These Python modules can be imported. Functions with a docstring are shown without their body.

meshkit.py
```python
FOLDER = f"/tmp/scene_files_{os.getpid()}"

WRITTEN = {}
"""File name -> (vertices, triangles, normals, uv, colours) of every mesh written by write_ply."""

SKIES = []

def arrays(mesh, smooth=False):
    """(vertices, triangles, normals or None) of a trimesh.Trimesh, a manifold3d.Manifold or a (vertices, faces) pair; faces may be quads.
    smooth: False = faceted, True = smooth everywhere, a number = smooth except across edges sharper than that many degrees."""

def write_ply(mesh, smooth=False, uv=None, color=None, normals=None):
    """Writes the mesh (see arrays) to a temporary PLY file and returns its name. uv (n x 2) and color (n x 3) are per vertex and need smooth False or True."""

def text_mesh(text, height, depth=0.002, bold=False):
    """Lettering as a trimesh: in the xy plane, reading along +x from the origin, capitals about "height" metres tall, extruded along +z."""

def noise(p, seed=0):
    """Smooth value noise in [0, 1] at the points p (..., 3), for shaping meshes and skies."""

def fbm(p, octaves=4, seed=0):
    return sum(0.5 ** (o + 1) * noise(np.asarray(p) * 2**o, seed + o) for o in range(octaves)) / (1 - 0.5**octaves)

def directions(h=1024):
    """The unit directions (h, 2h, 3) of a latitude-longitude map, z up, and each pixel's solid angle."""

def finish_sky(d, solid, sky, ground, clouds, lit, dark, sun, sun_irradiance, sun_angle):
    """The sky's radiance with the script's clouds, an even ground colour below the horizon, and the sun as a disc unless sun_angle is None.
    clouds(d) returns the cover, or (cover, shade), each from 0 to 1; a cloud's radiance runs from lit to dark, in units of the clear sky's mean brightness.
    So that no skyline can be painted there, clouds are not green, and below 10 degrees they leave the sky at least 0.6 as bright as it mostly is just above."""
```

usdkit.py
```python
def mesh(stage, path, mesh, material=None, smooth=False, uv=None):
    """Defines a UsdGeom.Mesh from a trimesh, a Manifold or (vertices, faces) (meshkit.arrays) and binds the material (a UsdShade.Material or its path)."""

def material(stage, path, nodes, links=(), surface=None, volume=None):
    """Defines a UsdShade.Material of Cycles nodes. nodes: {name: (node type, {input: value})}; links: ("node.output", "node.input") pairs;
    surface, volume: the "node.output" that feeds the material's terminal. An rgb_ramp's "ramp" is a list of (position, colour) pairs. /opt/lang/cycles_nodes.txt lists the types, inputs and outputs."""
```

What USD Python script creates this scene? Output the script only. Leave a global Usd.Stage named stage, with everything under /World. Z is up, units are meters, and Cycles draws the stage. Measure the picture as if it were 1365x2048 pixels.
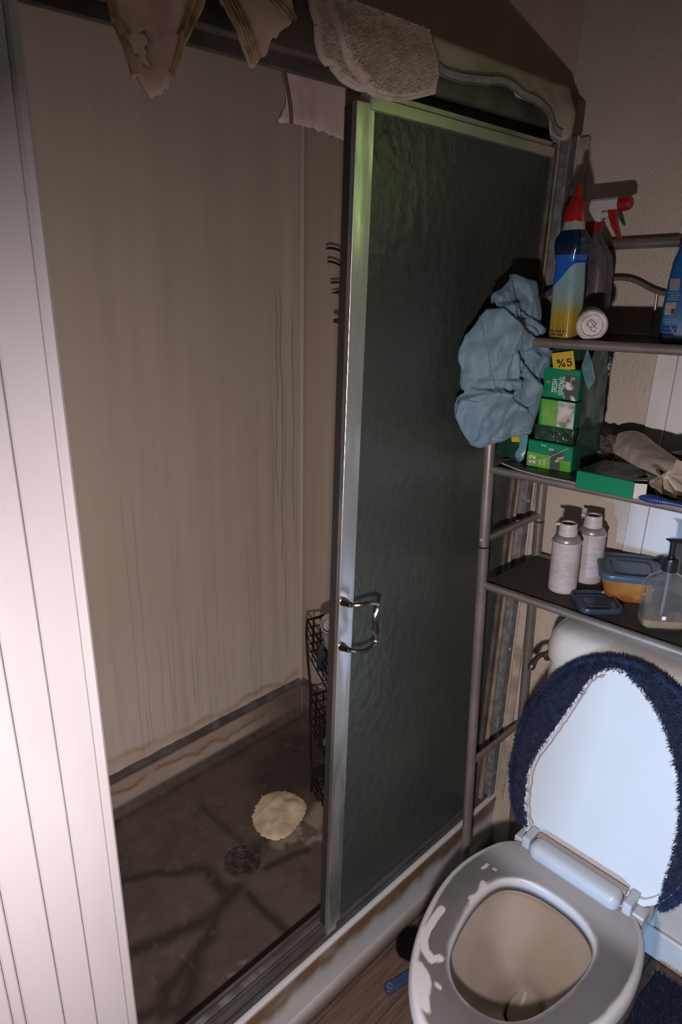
import math, random
import numpy as np, trimesh, shapely, shapely.geometry as sg
from scipy.spatial import Delaunay, cKDTree
from scipy.interpolate import PchipInterpolator, splprep, splev
from pxr import Usd, UsdGeom, UsdLux, UsdShade, Gf, Sdf, Vt
import usdkit, meshkit

stage = Usd.Stage.CreateInMemory()
UsdGeom.SetStageUpAxis(stage, UsdGeom.Tokens.z)
UsdGeom.SetStageMetersPerUnit(stage, 1.0)
UsdGeom.Xform.Define(stage, '/World')
UsdGeom.Scope.Define(stage, '/World/Looks')
rng = np.random.default_rng(7)

# ------------------------------------------------------------------ camera
EXPOSURE = 0.0
F = 1365.0
EYE = np.array([0, 0, 1.6])
_d = np.array([-92, 3694, F]); _d /= np.linalg.norm(_d)
_X = np.array([1457, -(1457 * _d[0] + F * _d[2]) / _d[1], F]); _X /= np.linalg.norm(_X)
CAM = np.stack([_X, np.cross(-_d, _X), -_d], 1)          # world -> camera (right, down, forward)
cam = UsdGeom.Camera.Define(stage, '/World/camera')
cam.CreateHorizontalApertureAttr(24.0); cam.CreateVerticalApertureAttr(36.0); cam.CreateFocalLengthAttr(24.0)
cam.CreateClippingRangeAttr(Gf.Vec2f(0.01, 100)); cam.CreateExposureAttr(EXPOSURE)
m4 = np.eye(4); m4[0, :3] = CAM[0]; m4[1, :3] = -CAM[1]; m4[2, :3] = -CAM[2]; m4[3, :3] = EYE
cam.AddTransformOp().Set(Gf.Matrix4d(*m4.ravel().tolist()))

def ray(px, py):
    d = np.array([px - 682.5, py - 1024, F]); return CAM.T @ (d / np.linalg.norm(d))
def at(px, py, axis, val):
    """a point of the photograph on a real plane (axis = val) of the room"""
    r = ray(px, py); return EYE + r * (val - EYE[axis]) / r[axis]
def at_plane(px, py, p0, n):
    r = ray(px, py); return EYE + r * np.dot(np.asarray(p0) - EYE, n) / np.dot(r, n)

# ------------------------------------------------------------------ lights
def look_matrix(pos, direction):
    z = -np.asarray(direction, float); z /= np.linalg.norm(z)
    x = np.cross([0, 0, 1.0], z); x /= np.linalg.norm(x); y = np.cross(z, x)
    m = np.eye(4); m[0, :3] = x; m[1, :3] = y; m[2, :3] = z; m[3, :3] = pos
    return Gf.Matrix4d(*m.ravel().tolist())
TORCH = np.array([0.055, 0.065, 1.28])
torch = UsdLux.DiskLight.Define(stage, '/World/hand_torch_light')       # the photographer's lamp, held at chest height
torch.CreateRadiusAttr(0.022); torch.CreateNormalizeAttr(True)
torch.CreateIntensityAttr(5.7); torch.CreateColorAttr(Gf.Vec3f(1.0, 0.90, 0.89))
torch.AddTransformOp().Set(look_matrix(TORCH, (0.37, 0.42, -0.80)))
day = UsdLux.RectLight.Define(stage, '/World/window_daylight')          # cool daylight through the low window behind the camera
day.CreateWidthAttr(0.15); day.CreateHeightAttr(0.22); day.CreateNormalizeAttr(True)
day.CreateIntensityAttr(56.0); day.CreateColorAttr(Gf.Vec3f(0.36, 0.63, 1.0))
day.AddTransformOp().Set(look_matrix((-3.2, 0.0, 0.78), (1, 0.06, -0.05)))
leaf = UsdLux.RectLight.Define(stage, '/World/garden_window_light')     # green garden light through the high window over the shelf unit
leaf.CreateWidthAttr(0.27); leaf.CreateHeightAttr(0.26); leaf.CreateNormalizeAttr(True)
leaf.CreateIntensityAttr(0.25); leaf.CreateColorAttr(Gf.Vec3f(0.62, 0.85, 0.30))
leaf.AddTransformOp().Set(look_matrix((1.56, 0.155, 1.79), (-1, 0, 0.0)))

# ------------------------------------------------------------------ materials
_mats = {}
def mk(name, col, rough=.5, metal=0., col2=None, scale=10., stretch=(1, 1, 1), lo=.4, hi=.6, detail=3., bump=0., bscale=60., bdist=.002, bstretch=(1, 1, 1), attr=False, rough2=None, **extra):
    if name in _mats: return _mats[name]
    nodes = {'g': ('geometry', {}), 'p': ('principled_bsdf', dict(base_color=col, roughness=rough, metallic=metal, **extra))}
    links = []; src = None
    if col2 is not None:
        nodes['m'] = ('mapping', {'scale': stretch}); nodes['n'] = ('noise_texture', {'scale': scale, 'detail': detail})
        nodes['r'] = ('rgb_ramp', {'ramp': [(0, col), (lo, col), (hi, col2), (1, col2)]})
        links += [('g.position', 'm.vector'), ('m.vector', 'n.vector'), ('n.fac', 'r.fac')]; src = 'r.color'
        if rough2 is not None:
            nodes['rm'] = ('map_range', {'from_min': lo, 'from_max': hi, 'to_min': rough, 'to_max': rough2, 'clamp': True})
            links += [('n.fac', 'rm.value'), ('rm.result', 'p.roughness')]
    if attr:
        nodes['a'] = ('attribute', {'attribute': 'wear'})
        if src:
            nodes['x'] = ('mix_color', {'blend_type': 'multiply', 'fac': 1.0})
            links += [(src, 'x.a'), ('a.color', 'x.b')]; src = 'x.result'
        else: src = 'a.color'
    if src: links.append((src, 'p.base_color'))
    if bump:
        nodes['bm'] = ('mapping', {'scale': bstretch}); nodes['bn'] = ('noise_texture', {'scale': bscale, 'detail': 3.})
        nodes['b'] = ('bump', {'strength': bump, 'distance': bdist})
        links += [('g.position', 'bm.vector'), ('bm.vector', 'bn.vector'), ('bn.fac', 'b.height'), ('b.normal', 'p.normal')]
    _mats[name] = usdkit.material(stage, '/World/Looks/' + name, nodes, links, surface='p.BSDF')
    return _mats[name]

# ------------------------------------------------------------------ prims
_count = {}
def unique(parent, name):
    k = (parent, name); n = _count.get(k, 0); _count[k] = n + 1
    return f'{parent}/{name}' + (f'_{n:03d}' if n else '')
def data(prim, **kw):
    for k, v in kw.items():
        if v: prim.SetCustomDataByKey(k, v)
ORIGIN = {}
def thing(name, base, label, category, group=None):
    p = unique('/World', name); x = UsdGeom.Xform.Define(stage, p)
    x.AddTranslateOp().Set(Gf.Vec3d(*map(float, base))); ORIGIN[p] = np.asarray(base, float)
    data(x.GetPrim(), label=label, category=category, group=group); return p
def vf(mesh):
    if isinstance(mesh, (tuple, list)): v, f = np.asarray(mesh[0], float), np.asarray(mesh[1])
    elif hasattr(mesh, 'to_mesh'): mm = mesh.to_mesh(); v, f = mm.vert_properties[:, :3].astype(float), mm.tri_verts
    else: v, f = np.array(mesh.vertices, float), np.array(mesh.faces)
    if f.shape[1] == 4: f = np.vstack([f[:, [0, 1, 2]], f[:, [0, 2, 3]]])
    return v, f
def part(parent, name, mesh, material, smooth=35, label=None, kind=None, wear=None, **top):
    """one Mesh prim; parent None = a thing (or piece of the setting) of its own directly under /World"""
    v, f = vf(mesh)
    if parent is None:
        base = np.array([(v[:, 0].min() + v[:, 0].max()) / 2, (v[:, 1].min() + v[:, 1].max()) / 2, v[:, 2].min()])
        p = unique('/World', name)
    else: base = ORIGIN[parent] if parent in ORIGIN else np.zeros(3); p = unique(parent, name)
    if smooth is not False and smooth is not True and wear is None:
        tm = usdkit.mesh(stage, p, trimesh.Trimesh(v - base, f, process=False), material, smooth=smooth)
    else: tm = usdkit.mesh(stage, p, (v - base, f), material, smooth=(True if wear is not None and smooth else smooth))
    if parent is None: UsdGeom.Xformable(tm).AddTranslateOp().Set(Gf.Vec3d(*base.tolist())); ORIGIN[p] = base
    else: ORIGIN[p] = base
    if wear is not None:
        pv = UsdGeom.PrimvarsAPI(tm).CreatePrimvar('wear', Sdf.ValueTypeNames.Color3fArray, 'vertex')
        pv.Set(Vt.Vec3fArray.FromNumpy(np.asarray(wear, np.float32)))
    data(tm.GetPrim(), label=label, kind=kind, **top); return p
def setting(name, mesh, material, smooth=35, wear=None):
    return part(None, name, mesh, material, smooth, kind='structure', wear=wear)

# ------------------------------------------------------------------ shapes
cat = lambda *ms: trimesh.util.concatenate([trimesh.Trimesh(*vf(m), process=False) for m in ms])
def box(x0, x1, y0, y1, z0, z1, r=0.0):
    if r <= 0: return trimesh.creation.box(bounds=[[x0, y0, z0], [x1, y1, z1]])
    s = trimesh.creation.icosphere(2, r).vertices
    pts = [s + [x, y, z] for x in (x0 + r, x1 - r) for y in (y0 + r, y1 - r) for z in (z0 + r, z1 - r)]
    return trimesh.convex.convex_hull(np.vstack(pts))
def chbox(x0, x1, y0, y1, z0, z1, c):
    p = []
    for sx in (0, 1):
        for sy in (0, 1):
            for sz in (0, 1):
                q = np.array([(x0, x1)[sx], (y0, y1)[sy], (z0, z1)[sz]]); d = np.array([1 - 2 * sx, 1 - 2 * sy, 1 - 2 * sz]) * c
                p += [q + d * [0, 1, 1], q + d * [1, 0, 1], q + d * [1, 1, 0]]
    return trimesh.convex.convex_hull(np.array(p))
def tube(pts, r, sides=10, closed=False):
    pts = np.asarray(pts, float); n = len(pts)
    rr = np.full(n, r, float) if np.ndim(r) == 0 else np.asarray(r, float)
    t = np.roll(pts, -1, 0) - np.roll(pts, 1, 0)
    if not closed: t[0] = pts[1] - pts[0]; t[-1] = pts[-1] - pts[-2]
    t /= np.linalg.norm(t, axis=1, keepdims=True) + 1e-12
    u = np.cross(t[0], [0, 0, 1.0]); u = np.cross(t[0], [1.0, 0, 0]) if np.linalg.norm(u) < .1 else u
    rings = []; a = np.linspace(0, 2 * np.pi, sides, endpoint=False)
    for i in range(n):
        u = u - t[i] * np.dot(u, t[i]); u /= np.linalg.norm(u); w = np.cross(t[i], u)
        rings.append(pts[i] + rr[i] * (np.cos(a)[:, None] * u + np.sin(a)[:, None] * w))
    v = np.vstack(rings); f = []
    for i in range(n if closed else n - 1):
        j = (i + 1) % n
        for k in range(sides):
            l = (k + 1) % sides
            f += [[i * sides + k, i * sides + l, j * sides + l], [i * sides + k, j * sides + l, j * sides + k]]
    if not closed:
        v = np.vstack([v, pts[0], pts[-1]]); a0, a1 = n * sides, n * sides + 1
        for k in range(sides):
            l = (k + 1) % sides; f += [[a0, l, k], [a1, (n - 1) * sides + k, (n - 1) * sides + l]]
    return trimesh.Trimesh(v, f, process=False)
def curve(pts, n=40, closed=False):
    pts = np.asarray(pts, float); k = min(3, len(pts) - 1)
    if closed: pts = np.vstack([pts, pts[:1]])
    tck, _ = splprep(pts.T, s=0, k=k, per=closed); u = np.linspace(0, 1, n, endpoint=not closed)
    return np.array(splev(u, tck)).T
def loft(loops, cap0=True, cap1=True):
    loops = [np.asarray(l, float) for l in loops]; n = len(loops[0]); v = np.vstack(loops); f = []
    for i in range(len(loops) - 1):
        for k in range(n):
            l = (k + 1) % n; f += [[i * n + k, i * n + l, (i + 1) * n + l], [i * n + k, (i + 1) * n + l, (i + 1) * n + k]]
    if cap0: v = np.vstack([v, loops[0].mean(0)]); c = len(v) - 1; f += [[c, (k + 1) % n, k] for k in range(n)]
    if cap1: v = np.vstack([v, loops[-1].mean(0)]); c = len(v) - 1; m = (len(loops) - 1) * n; f += [[c, m + k, m + (k + 1) % n] for k in range(n)]
    return trimesh.Trimesh(v, f, process=False)
def lathe(prof, seg=32, sx=1., sy=1.):
    a = np.linspace(0, 2 * np.pi, seg, endpoint=False)
    return loft([np.stack([max(r, 1e-4) * sx * np.cos(a), max(r, 1e-4) * sy * np.sin(a), np.full(seg, z)], 1) for r, z in prof])
def rrect(hx, hy, r, n=8):
    pts = []
    for cx, cy, a0 in ((hx - r, hy - r, 0), (-hx + r, hy - r, 90), (-hx + r, -hy + r, 180), (hx - r, -hy + r, 270)):
        for a in np.radians(np.linspace(a0, a0 + 90, n)): pts.append([cx + r * math.cos(a), cy + r * math.sin(a)])
    return np.array(pts)
def put(mesh, o, ex, ey, ez):
    v, f = vf(mesh); ex, ey, ez = (np.asarray(q, float) / np.linalg.norm(q) for q in (ex, ey, ez))
    w = np.asarray(o) + v[:, :1] * ex + v[:, 1:2] * ey + v[:, 2:3] * ez
    if np.dot(np.cross(ex, ey), ez) < 0: f = f[:, ::-1]
    return trimesh.Trimesh(w, f, process=False)
def move(mesh, d): v, f = vf(mesh); return trimesh.Trimesh(v + np.asarray(d), f, process=False)
def sheet(poly, place, res=.008, thick=.003, jag=0.0, seed=0):
    """a thin solid from a 2D outline: a fine triangulation of it, set into space by place(u, v) -> (points, normals), with thickness"""
    poly = sg.Polygon(poly) if not isinstance(poly, sg.Polygon) else poly
    rings = [poly.exterior] + list(poly.interiors); bpts = []
    for r in rings:
        n = max(8, int(r.length / res)); bpts.append(np.array([r.interpolate(t, normalized=True).coords[0] for t in np.linspace(0, 1, n, endpoint=False)]))
    if jag:
        for b in bpts:
            c = b.mean(0); k = np.random.default_rng(seed).normal(0, jag, len(b)); b += k[:, None] * (b - c) / (np.linalg.norm(b - c, axis=1, keepdims=True) + 1e-9)
        poly = sg.Polygon(bpts[0], bpts[1:]).buffer(0)
        if poly.geom_type != 'Polygon': poly = max(poly.geoms, key=lambda g: g.area)
    x0, y0, x1, y1 = poly.bounds
    gx, gy = np.meshgrid(np.arange(x0, x1, res), np.arange(y0, y1, res)); gx[1::2] += res / 2
    g = np.stack([gx.ravel(), gy.ravel()], 1); inner = poly.buffer(-res * .5)
    g = g[shapely.contains_xy(inner, g[:, 0], g[:, 1])]
    P = np.vstack(bpts + [g]); T = Delaunay(P).simplices; c = P[T].mean(1)
    T = T[shapely.contains_xy(poly, c[:, 0], c[:, 1])]
    a, b, d = P[T[:, 0]], P[T[:, 1]], P[T[:, 2]]
    cr = (b[:, 0] - a[:, 0]) * (d[:, 1] - a[:, 1]) - (b[:, 1] - a[:, 1]) * (d[:, 0] - a[:, 0])
    T = T[np.abs(cr) > 1e-12]; cr = cr[np.abs(cr) > 1e-12]; T[cr < 0] = T[cr < 0][:, ::-1]
    W = place(P[:, 0], P[:, 1]); m = trimesh.Trimesh(W, T, process=False); N = m.vertex_normals; k = len(P)
    v = np.vstack([W + N * thick / 2, W - N * thick / 2])
    e = np.vstack([T[:, [0, 1]], T[:, [1, 2]], T[:, [2, 0]]]); s = np.sort(e, 1); key = s[:, 0].astype(np.int64) * k + s[:, 1]
    _, inv, cnt = np.unique(key, return_inverse=True, return_counts=True); be = e[cnt[inv] == 1]
    side = np.vstack([np.stack([be[:, 0], be[:, 0] + k, be[:, 1] + k], 1), np.stack([be[:, 0], be[:, 1] + k, be[:, 1]], 1)])
    return trimesh.Trimesh(v, np.vstack([T, T[:, ::-1] + k, side]), process=False), np.vstack([P, P])
def polydist(q, line):
    """distance of 2D points to a polyline"""
    q = np.asarray(q); best = np.full(len(q), 9e9)
    for a, b in zip(line[:-1], line[1:]):
        a, b = np.asarray(a), np.asarray(b); ab = b - a; t = np.clip(((q - a) @ ab) / (ab @ ab + 1e-12), 0, 1)
        best = np.minimum(best, np.linalg.norm(q - (a + t[:, None] * ab), axis=1))
    return best
def grid(o, ex, ey, nx, ny):
    o, ex, ey = map(np.asarray, (o, ex, ey)); s, t = np.meshgrid(np.linspace(0, 1, nx), np.linspace(0, 1, ny))
    v = o + s.ravel()[:, None] * ex + t.ravel()[:, None] * ey; i = (np.arange(ny - 1)[:, None] * nx + np.arange(nx - 1)).ravel()
    f = np.vstack([np.stack([i, i + 1, i + nx + 1], 1), np.stack([i, i + nx + 1, i + nx], 1)]); return v, f
sm = lambda a, b, x: (lambda t: t * t * (3 - 2 * t))(np.clip((x - a) / (b - a + 1e-12), 0, 1))
lerp = lambda a, b, t: np.asarray(a) * (1 - t)[:, None] + np.asarray(b) * t[:, None]

# ================================================================== the room
WX, FARY, CURBY = 1.43, 1.60, 0.764
CEIL = 2.35
m_wall = mk('wall_paint', (.53, .45, .38), .34, col2=(.49, .415, .35), scale=5, bump=.9, bscale=260, bdist=.0022)
m_white = mk('white_board_paint', (.72, .69, .69), .5, col2=(.54, .50, .49), scale=6, stretch=(1, 1, .3), bump=.1, bscale=40)
m_panel = mk('panel_paint', (.505, .465, .475), .55, col2=(.465, .425, .435), scale=7, stretch=(1, 1, .25), bump=.12, bscale=55, bstretch=(1, 1, .15))
m_ceil = mk('ceiling_paint', (.5, .46, .42), .8)
m_floor = mk('floor_vinyl', (.13, .085, .065), .5, col2=(.085, .05, .036), scale=9, stretch=(1.2, 14, 1), lo=.35, hi=.65, bump=.2, bscale=80, bstretch=(1, 8, 1))
m_gap = mk('floor_gap', (.03, .02, .016), .9)

fl = setting('floor', box(-1.2, 1.5, -1.0, CURBY + .1, -.05, -.004), m_gap)
ys = np.arange(-1.0, CURBY + .05, .092)
for j, y in enumerate(ys):                                       # vinyl boards, running along the shower curb
    x = -1.2 - (j * .37) % .9
    while x < 1.42:
        a, b = max(x, -1.2), min(x + .9, 1.425)
        if b - a > .02: part(fl, 'plank', chbox(a + .0006, b - .0006, y + .0006, min(y + .0914, CURBY), -.006, 0, .0012), m_floor, False)
        x += .9
WIN_Y0, WIN_Y1, WIN_Z0, WIN_Z1 = .005, .305, 1.645, 1.935
setting('wall_back', cat(box(WX, WX + .12, -1.0, WIN_Y0, 0, CEIL), box(WX, WX + .12, WIN_Y1, 1.72, 0, CEIL),
                         box(WX, WX + .12, WIN_Y0, WIN_Y1, 0, WIN_Z0), box(WX, WX + .12, WIN_Y0, WIN_Y1, WIN_Z1, CEIL)), m_wall)
setting('wall_right', box(-1.2, 1.55, -1.1, -1.0, 0, CEIL), m_wall)
setting('wall_front', cat(box(-1.3, -1.2, -1.1, -.36, 0, CEIL), box(-1.3, -1.2, .25, 1.72, 0, CEIL), box(-1.3, -1.2, -.36, .25, 0, .22), box(-1.3, -1.2, -.36, .25, .96, CEIL)), m_wall)
setting('wall_far', box(-1.2, WX + .12, FARY + .02, FARY + .12, 0, CEIL), m_wall)
setting('ceiling', box(-1.3, 1.55, -1.1, 1.72, CEIL, CEIL + .06), m_ceil)
m_pane = usdkit.material(stage, '/World/Looks/window_pane', {'t': ('transparent_bsdf', {}), 'g': ('glossy_bsdf', {'roughness': .05}), 'f': ('fresnel', {'IOR': 1.45}), 'x': ('mix_closure', {})},
                         [('f.fac', 'x.fac'), ('t.BSDF', 'x.closure1'), ('g.BSDF', 'x.closure2')], surface='x.closure')
m_frost = usdkit.material(stage, '/World/Looks/frosted_pane', {'t': ('transparent_bsdf', {}), 'l': ('translucent_bsdf', {'color': (.85, .88, .82)}), 'x': ('mix_closure', {'fac': .5})}, [('t.BSDF', 'x.closure1'), ('l.BSDF', 'x.closure2')], surface='x.closure')
def window(name, x0, x1, y0, y1, z0, z1):
    p = unique('/World', name); x = UsdGeom.Xform.Define(stage, p); data(x.GetPrim(), kind='structure'); ORIGIN[p] = np.zeros(3)
    w = .014
    part(p, 'window_frame', cat(box(x0, x1, y0, y0 + w, z0, z1), box(x0, x1, y1 - w, y1, z0, z1), box(x0, x1, y0 + w, y1 - w, z0, z0 + w), box(x0, x1, y0 + w, y1 - w, z1 - w, z1)), m_white)
    xm = (x0 + x1) / 2; part(p, 'pane', box(xm - .002, xm + .002, y0 + w, y1 - w, z0 + w, z1 - w), m_frost if name == 'window_1' else m_pane)
window('window_1', WX - .012, WX + .10, WIN_Y0, WIN_Y1, WIN_Z0, WIN_Z1)
window('window_2', -1.30, -1.19, -.36, .25, .22, .96)
# white board and batten beside the shelf unit
setting('trim_1', chbox(WX - .008, WX + .001, .497, .537, .085, CEIL, .002), m_white)
setting('trim_2', box(WX - .004, WX + .001, .30, .4955, .085, 1.655), m_white)
setting('baseboard_back', chbox(WX - .012, WX + .001, -1.0, .66, 0, .085, .004), m_white)
setting('trim_3', chbox(WX - .010, WX + .001, .742, .764, .17, 1.843, .003), mk('jamb_bead', (.48, .40, .34), .5, col2=(.30, .24, .19), scale=20))
# left stub wall with tongue-and-groove boards
wl = setting('wall_left', box(-1.2, .316, CURBY + .008, CURBY + .085, 0, CEIL), mk('panel_groove', (.52, .46, .45), .7))
edges = [.323, .307, .258, .212, .162, .146, .095, .045, .03, -.02, -.07, -.12, -.17, -.22, -.3, -.4, -.5, -.6, -.7, -.8, -.9, -1.0, -1.1, -1.2]
for i, (b, a) in enumerate(zip(edges[:-1], edges[1:])):
    bd = chbox(a + .0007, b - .0007, CURBY, CURBY + .012, 0, CEIL, .0018 if i else .004)
    part(wl, 'plank', bd, m_panel, False)

# ================================================================== shower stall
m_surround = mk('shower_surround', (.52, .435, .365), .45, col2=(.49, .41, .34), scale=3, stretch=(6, 6, .6), lo=.3, hi=.7, bump=.15, bscale=200, bdist=.001, attr=True)
m_end = mk('shower_end_panel', (.48, .395, .33), .45, col2=(.43, .35, .285), scale=3, stretch=(6, 6, .6), lo=.3, hi=.7, bump=.15, bscale=200, bdist=.001)
m_pan = mk('shower_pan', (1, 1, 1), .42, attr=True, bump=.25, bscale=45, bdist=.003)
m_curb = mk('shower_curb', (1, 1, 1), .4, attr=True, bump=.1, bscale=40)
stall = thing('shower_stall', (.8, 1.2, 0), 'stained beige shower stall with dirty brown pan, seen through the open half of its doorway', 'shower stall')
SL = .20                                                         # left end of the stall
# far panel with drip marks: wear multiplies the paint
v, f = grid((SL, FARY, .15), (WX - .002 - SL, 0, 0), (0, 0, 2.2), 420, 360)
x, z = v[:, 0], v[:, 2]
drip = np.ones(len(v)); r2 = np.random.default_rng(3)
for k in range(85):                                              # thin runs of grime ending near the bottom
    cx = r2.uniform(.42, 1.41); w = r2.uniform(.0012, .0028); top = r2.uniform(.3, .75) if k % 4 else r2.uniform(.8, 1.5); bot = r2.uniform(.16, .34)
    path = cx + .006 * (meshkit.noise(np.stack([z * 9, z * 0 + k, z * 0], 1)) - .5)
    drip *= 1 - r2.uniform(.06, .22) * np.exp(-((x - path) / w) ** 2) * sm(top, top - .12, z) * sm(bot - .05, bot, z)
for cx, top, bot, am in ((1.322, 1.55, .95, .5), (1.340, 1.56, .72, .6), (1.385, 1.50, .86, .6), (1.300, 1.25, .80, .3), (1.350, 1.2, .62, .35)):   # dark cracks of mould by the corner
    path = cx + .020 * (meshkit.fbm(np.stack([z * 9, z * 0 + cx * 50, z * 0], 1), 3) - .5)
    drip *= 1 - am * np.exp(-((x - path) / .0019) ** 2) * sm(top, top - .1, z) * sm(bot - .15, bot, z)
pale = 1 + .16 * np.clip(meshkit.fbm(np.stack([x * 30, z * 1.3, z * 0], 1), 4) - .5, -.5, .5)
low = sm(.75, .2, z)                                             # cleaner washed band low down
c = np.stack([drip * pale * (1 + .25 * low), drip * pale * (1 + .28 * low), drip * pale * (1 + .36 * low)], 1)
h = .185 + .05 * (meshkit.fbm(np.stack([x * 9, z * 0, z * 0], 1), 4) - .5) + .06 * sm(.9, .5, x)
rust = np.exp(-((z - h) / .010) ** 2) * (.4 + .6 * meshkit.noise(np.stack([x * 18, z * 20, z * 0], 1)))
rust += .35 * sm(h, h - .02, z) * meshkit.noise(np.stack([x * 30, z * 30, z * 0], 1))
c *= 1 - np.clip(rust, 0, 1)[:, None] * np.array([.25, .45, .62])
part(stall, 'surround_panel', (v, f[:, ::-1]), m_surround, True, wear=c)
part(stall, 'surround_panel', box(WX - .003, WX, CURBY + .03, FARY, .15, CEIL), m_end)
part(stall, 'surround_panel', box(SL - .01, SL, CURBY + .09, FARY, .15, 2.15), m_end)
part(stall, 'corner_trim', tube(curve([(WX - .011, FARY - .004, z) for z in np.linspace(.15, CEIL, 4)], 6), .008, 8), mk('corner_bead', (.50, .44, .39), .35))
sx0 = np.linspace(SL, WX - .004, 60); jz = .004 * (meshkit.fbm(np.stack([sx0 * 40, sx0 * 0, sx0 * 0], 1), 3) - .5)
bead = [np.array([(x_, FARY + .001, .136 + j_), (x_, FARY - .015, .138 + j_), (x_, FARY - .017, .152 - j_), (x_, FARY - .006, .163 + j_ * 2), (x_, FARY + .001, .164 + j_ * 2)]) for x_, j_ in zip(sx0, jz)]
m_caulk = mk('seam_caulk', (.13, .11, .10), .7, col2=(.065, .05, .042), scale=30, lo=.35, hi=.65)
part(stall, 'seam', loft(bead), m_caulk, 30, label='dark dirty seam above the pan rim')
sy0 = np.linspace(.86, FARY - .004, 40); part(stall, 'seam', loft([np.array([(WX - .002, y_, .136), (WX - .017, y_, .138), (WX - .018, y_, .152), (WX - .008, y_, .162), (WX - .002, y_, .164)]) for y_ in sy0]), m_caulk, 30)
# pan: floor, raised rim round three sides
PZ, DR = .06, at(485, 1722, 2, .05)
def pan_z(x, y): return PZ - .012 * np.exp(-((x - DR[0]) ** 2 + (y - DR[1]) ** 2) / .05)
v, f = grid((SL, CURBY + .07, 0), (WX - .003 - SL, 0, 0), (0, FARY - CURBY - .07, 0), 420, 290)
x, y = v[:, 0], v[:, 1]; q = v[:, :2]
up = np.maximum(sm(FARY - .065, FARY - .012, y), sm(WX - .056, WX - .011, x)); up = np.maximum(up, sm(SL + .06, SL + .01, x))
v[:, 2] = pan_z(x, y) * (1 - up) + .148 * up
zp = lambda pts: [tuple(at(200 + a / 2.4375, 1350 + b / 2.4375, 2, PZ)[:2]) for a, b in pts]
w0 = np.stack([x, y, x * 0], 1); wob = .010 * (meshkit.fbm(w0 * 22, 4)[:, None] - .5) * np.ones((1, 2)); wob[:, 1] += .010 * (meshkit.fbm(w0 * 22 + 50, 4) - .5)
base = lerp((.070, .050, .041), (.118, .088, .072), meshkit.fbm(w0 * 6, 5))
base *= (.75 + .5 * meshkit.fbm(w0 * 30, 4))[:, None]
streaks = [([(120, 1000), (200, 975), (290, 960), (420, 955)], .011), ([(430, 945), (520, 930), (560, 980), (610, 1040)], .016), ([(680, 1020), (620, 1080), (540, 1170), (420, 1230), (300, 1285), (180, 1330)], .017),
           ([(590, 1110), (555, 1190), (530, 1270), (460, 1370), (400, 1440), (320, 1540), (310, 1660)], .015), ([(720, 1050), (780, 1120), (860, 1190), (920, 1250)], .010),
           ([(690, 800), (600, 725), (500, 640)], .009), ([(810, 925), (900, 880), (1010, 845)], .010), ([(760, 830), (860, 780), (960, 800)], .022), ([(460, 1390), (450, 1500), (400, 1640)], .02), ([(150, 1690), (300, 1620), (420, 1640)], .014)]
dark = np.zeros(len(v))
for ln, wd in streaks: dark = np.maximum(dark, sm(wd * 2.0, wd * .15, polydist(q + wob, zp(ln))) * (.8 if wd > .009 else .55))
dark = np.maximum(dark, .75 * sm(.16, .06, polydist(q + wob * 3, zp([(900, 480), (1000, 380), (1100, 450)]))))
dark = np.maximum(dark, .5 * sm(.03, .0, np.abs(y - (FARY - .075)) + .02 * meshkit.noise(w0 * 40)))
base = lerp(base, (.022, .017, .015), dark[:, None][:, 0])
worn = sm(.045, .02, polydist(q + wob * 2.5, zp([(880, 800), (960, 770), (1060, 700), (1100, 640)])))                 # flaked pale patch beside the caddy
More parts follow.
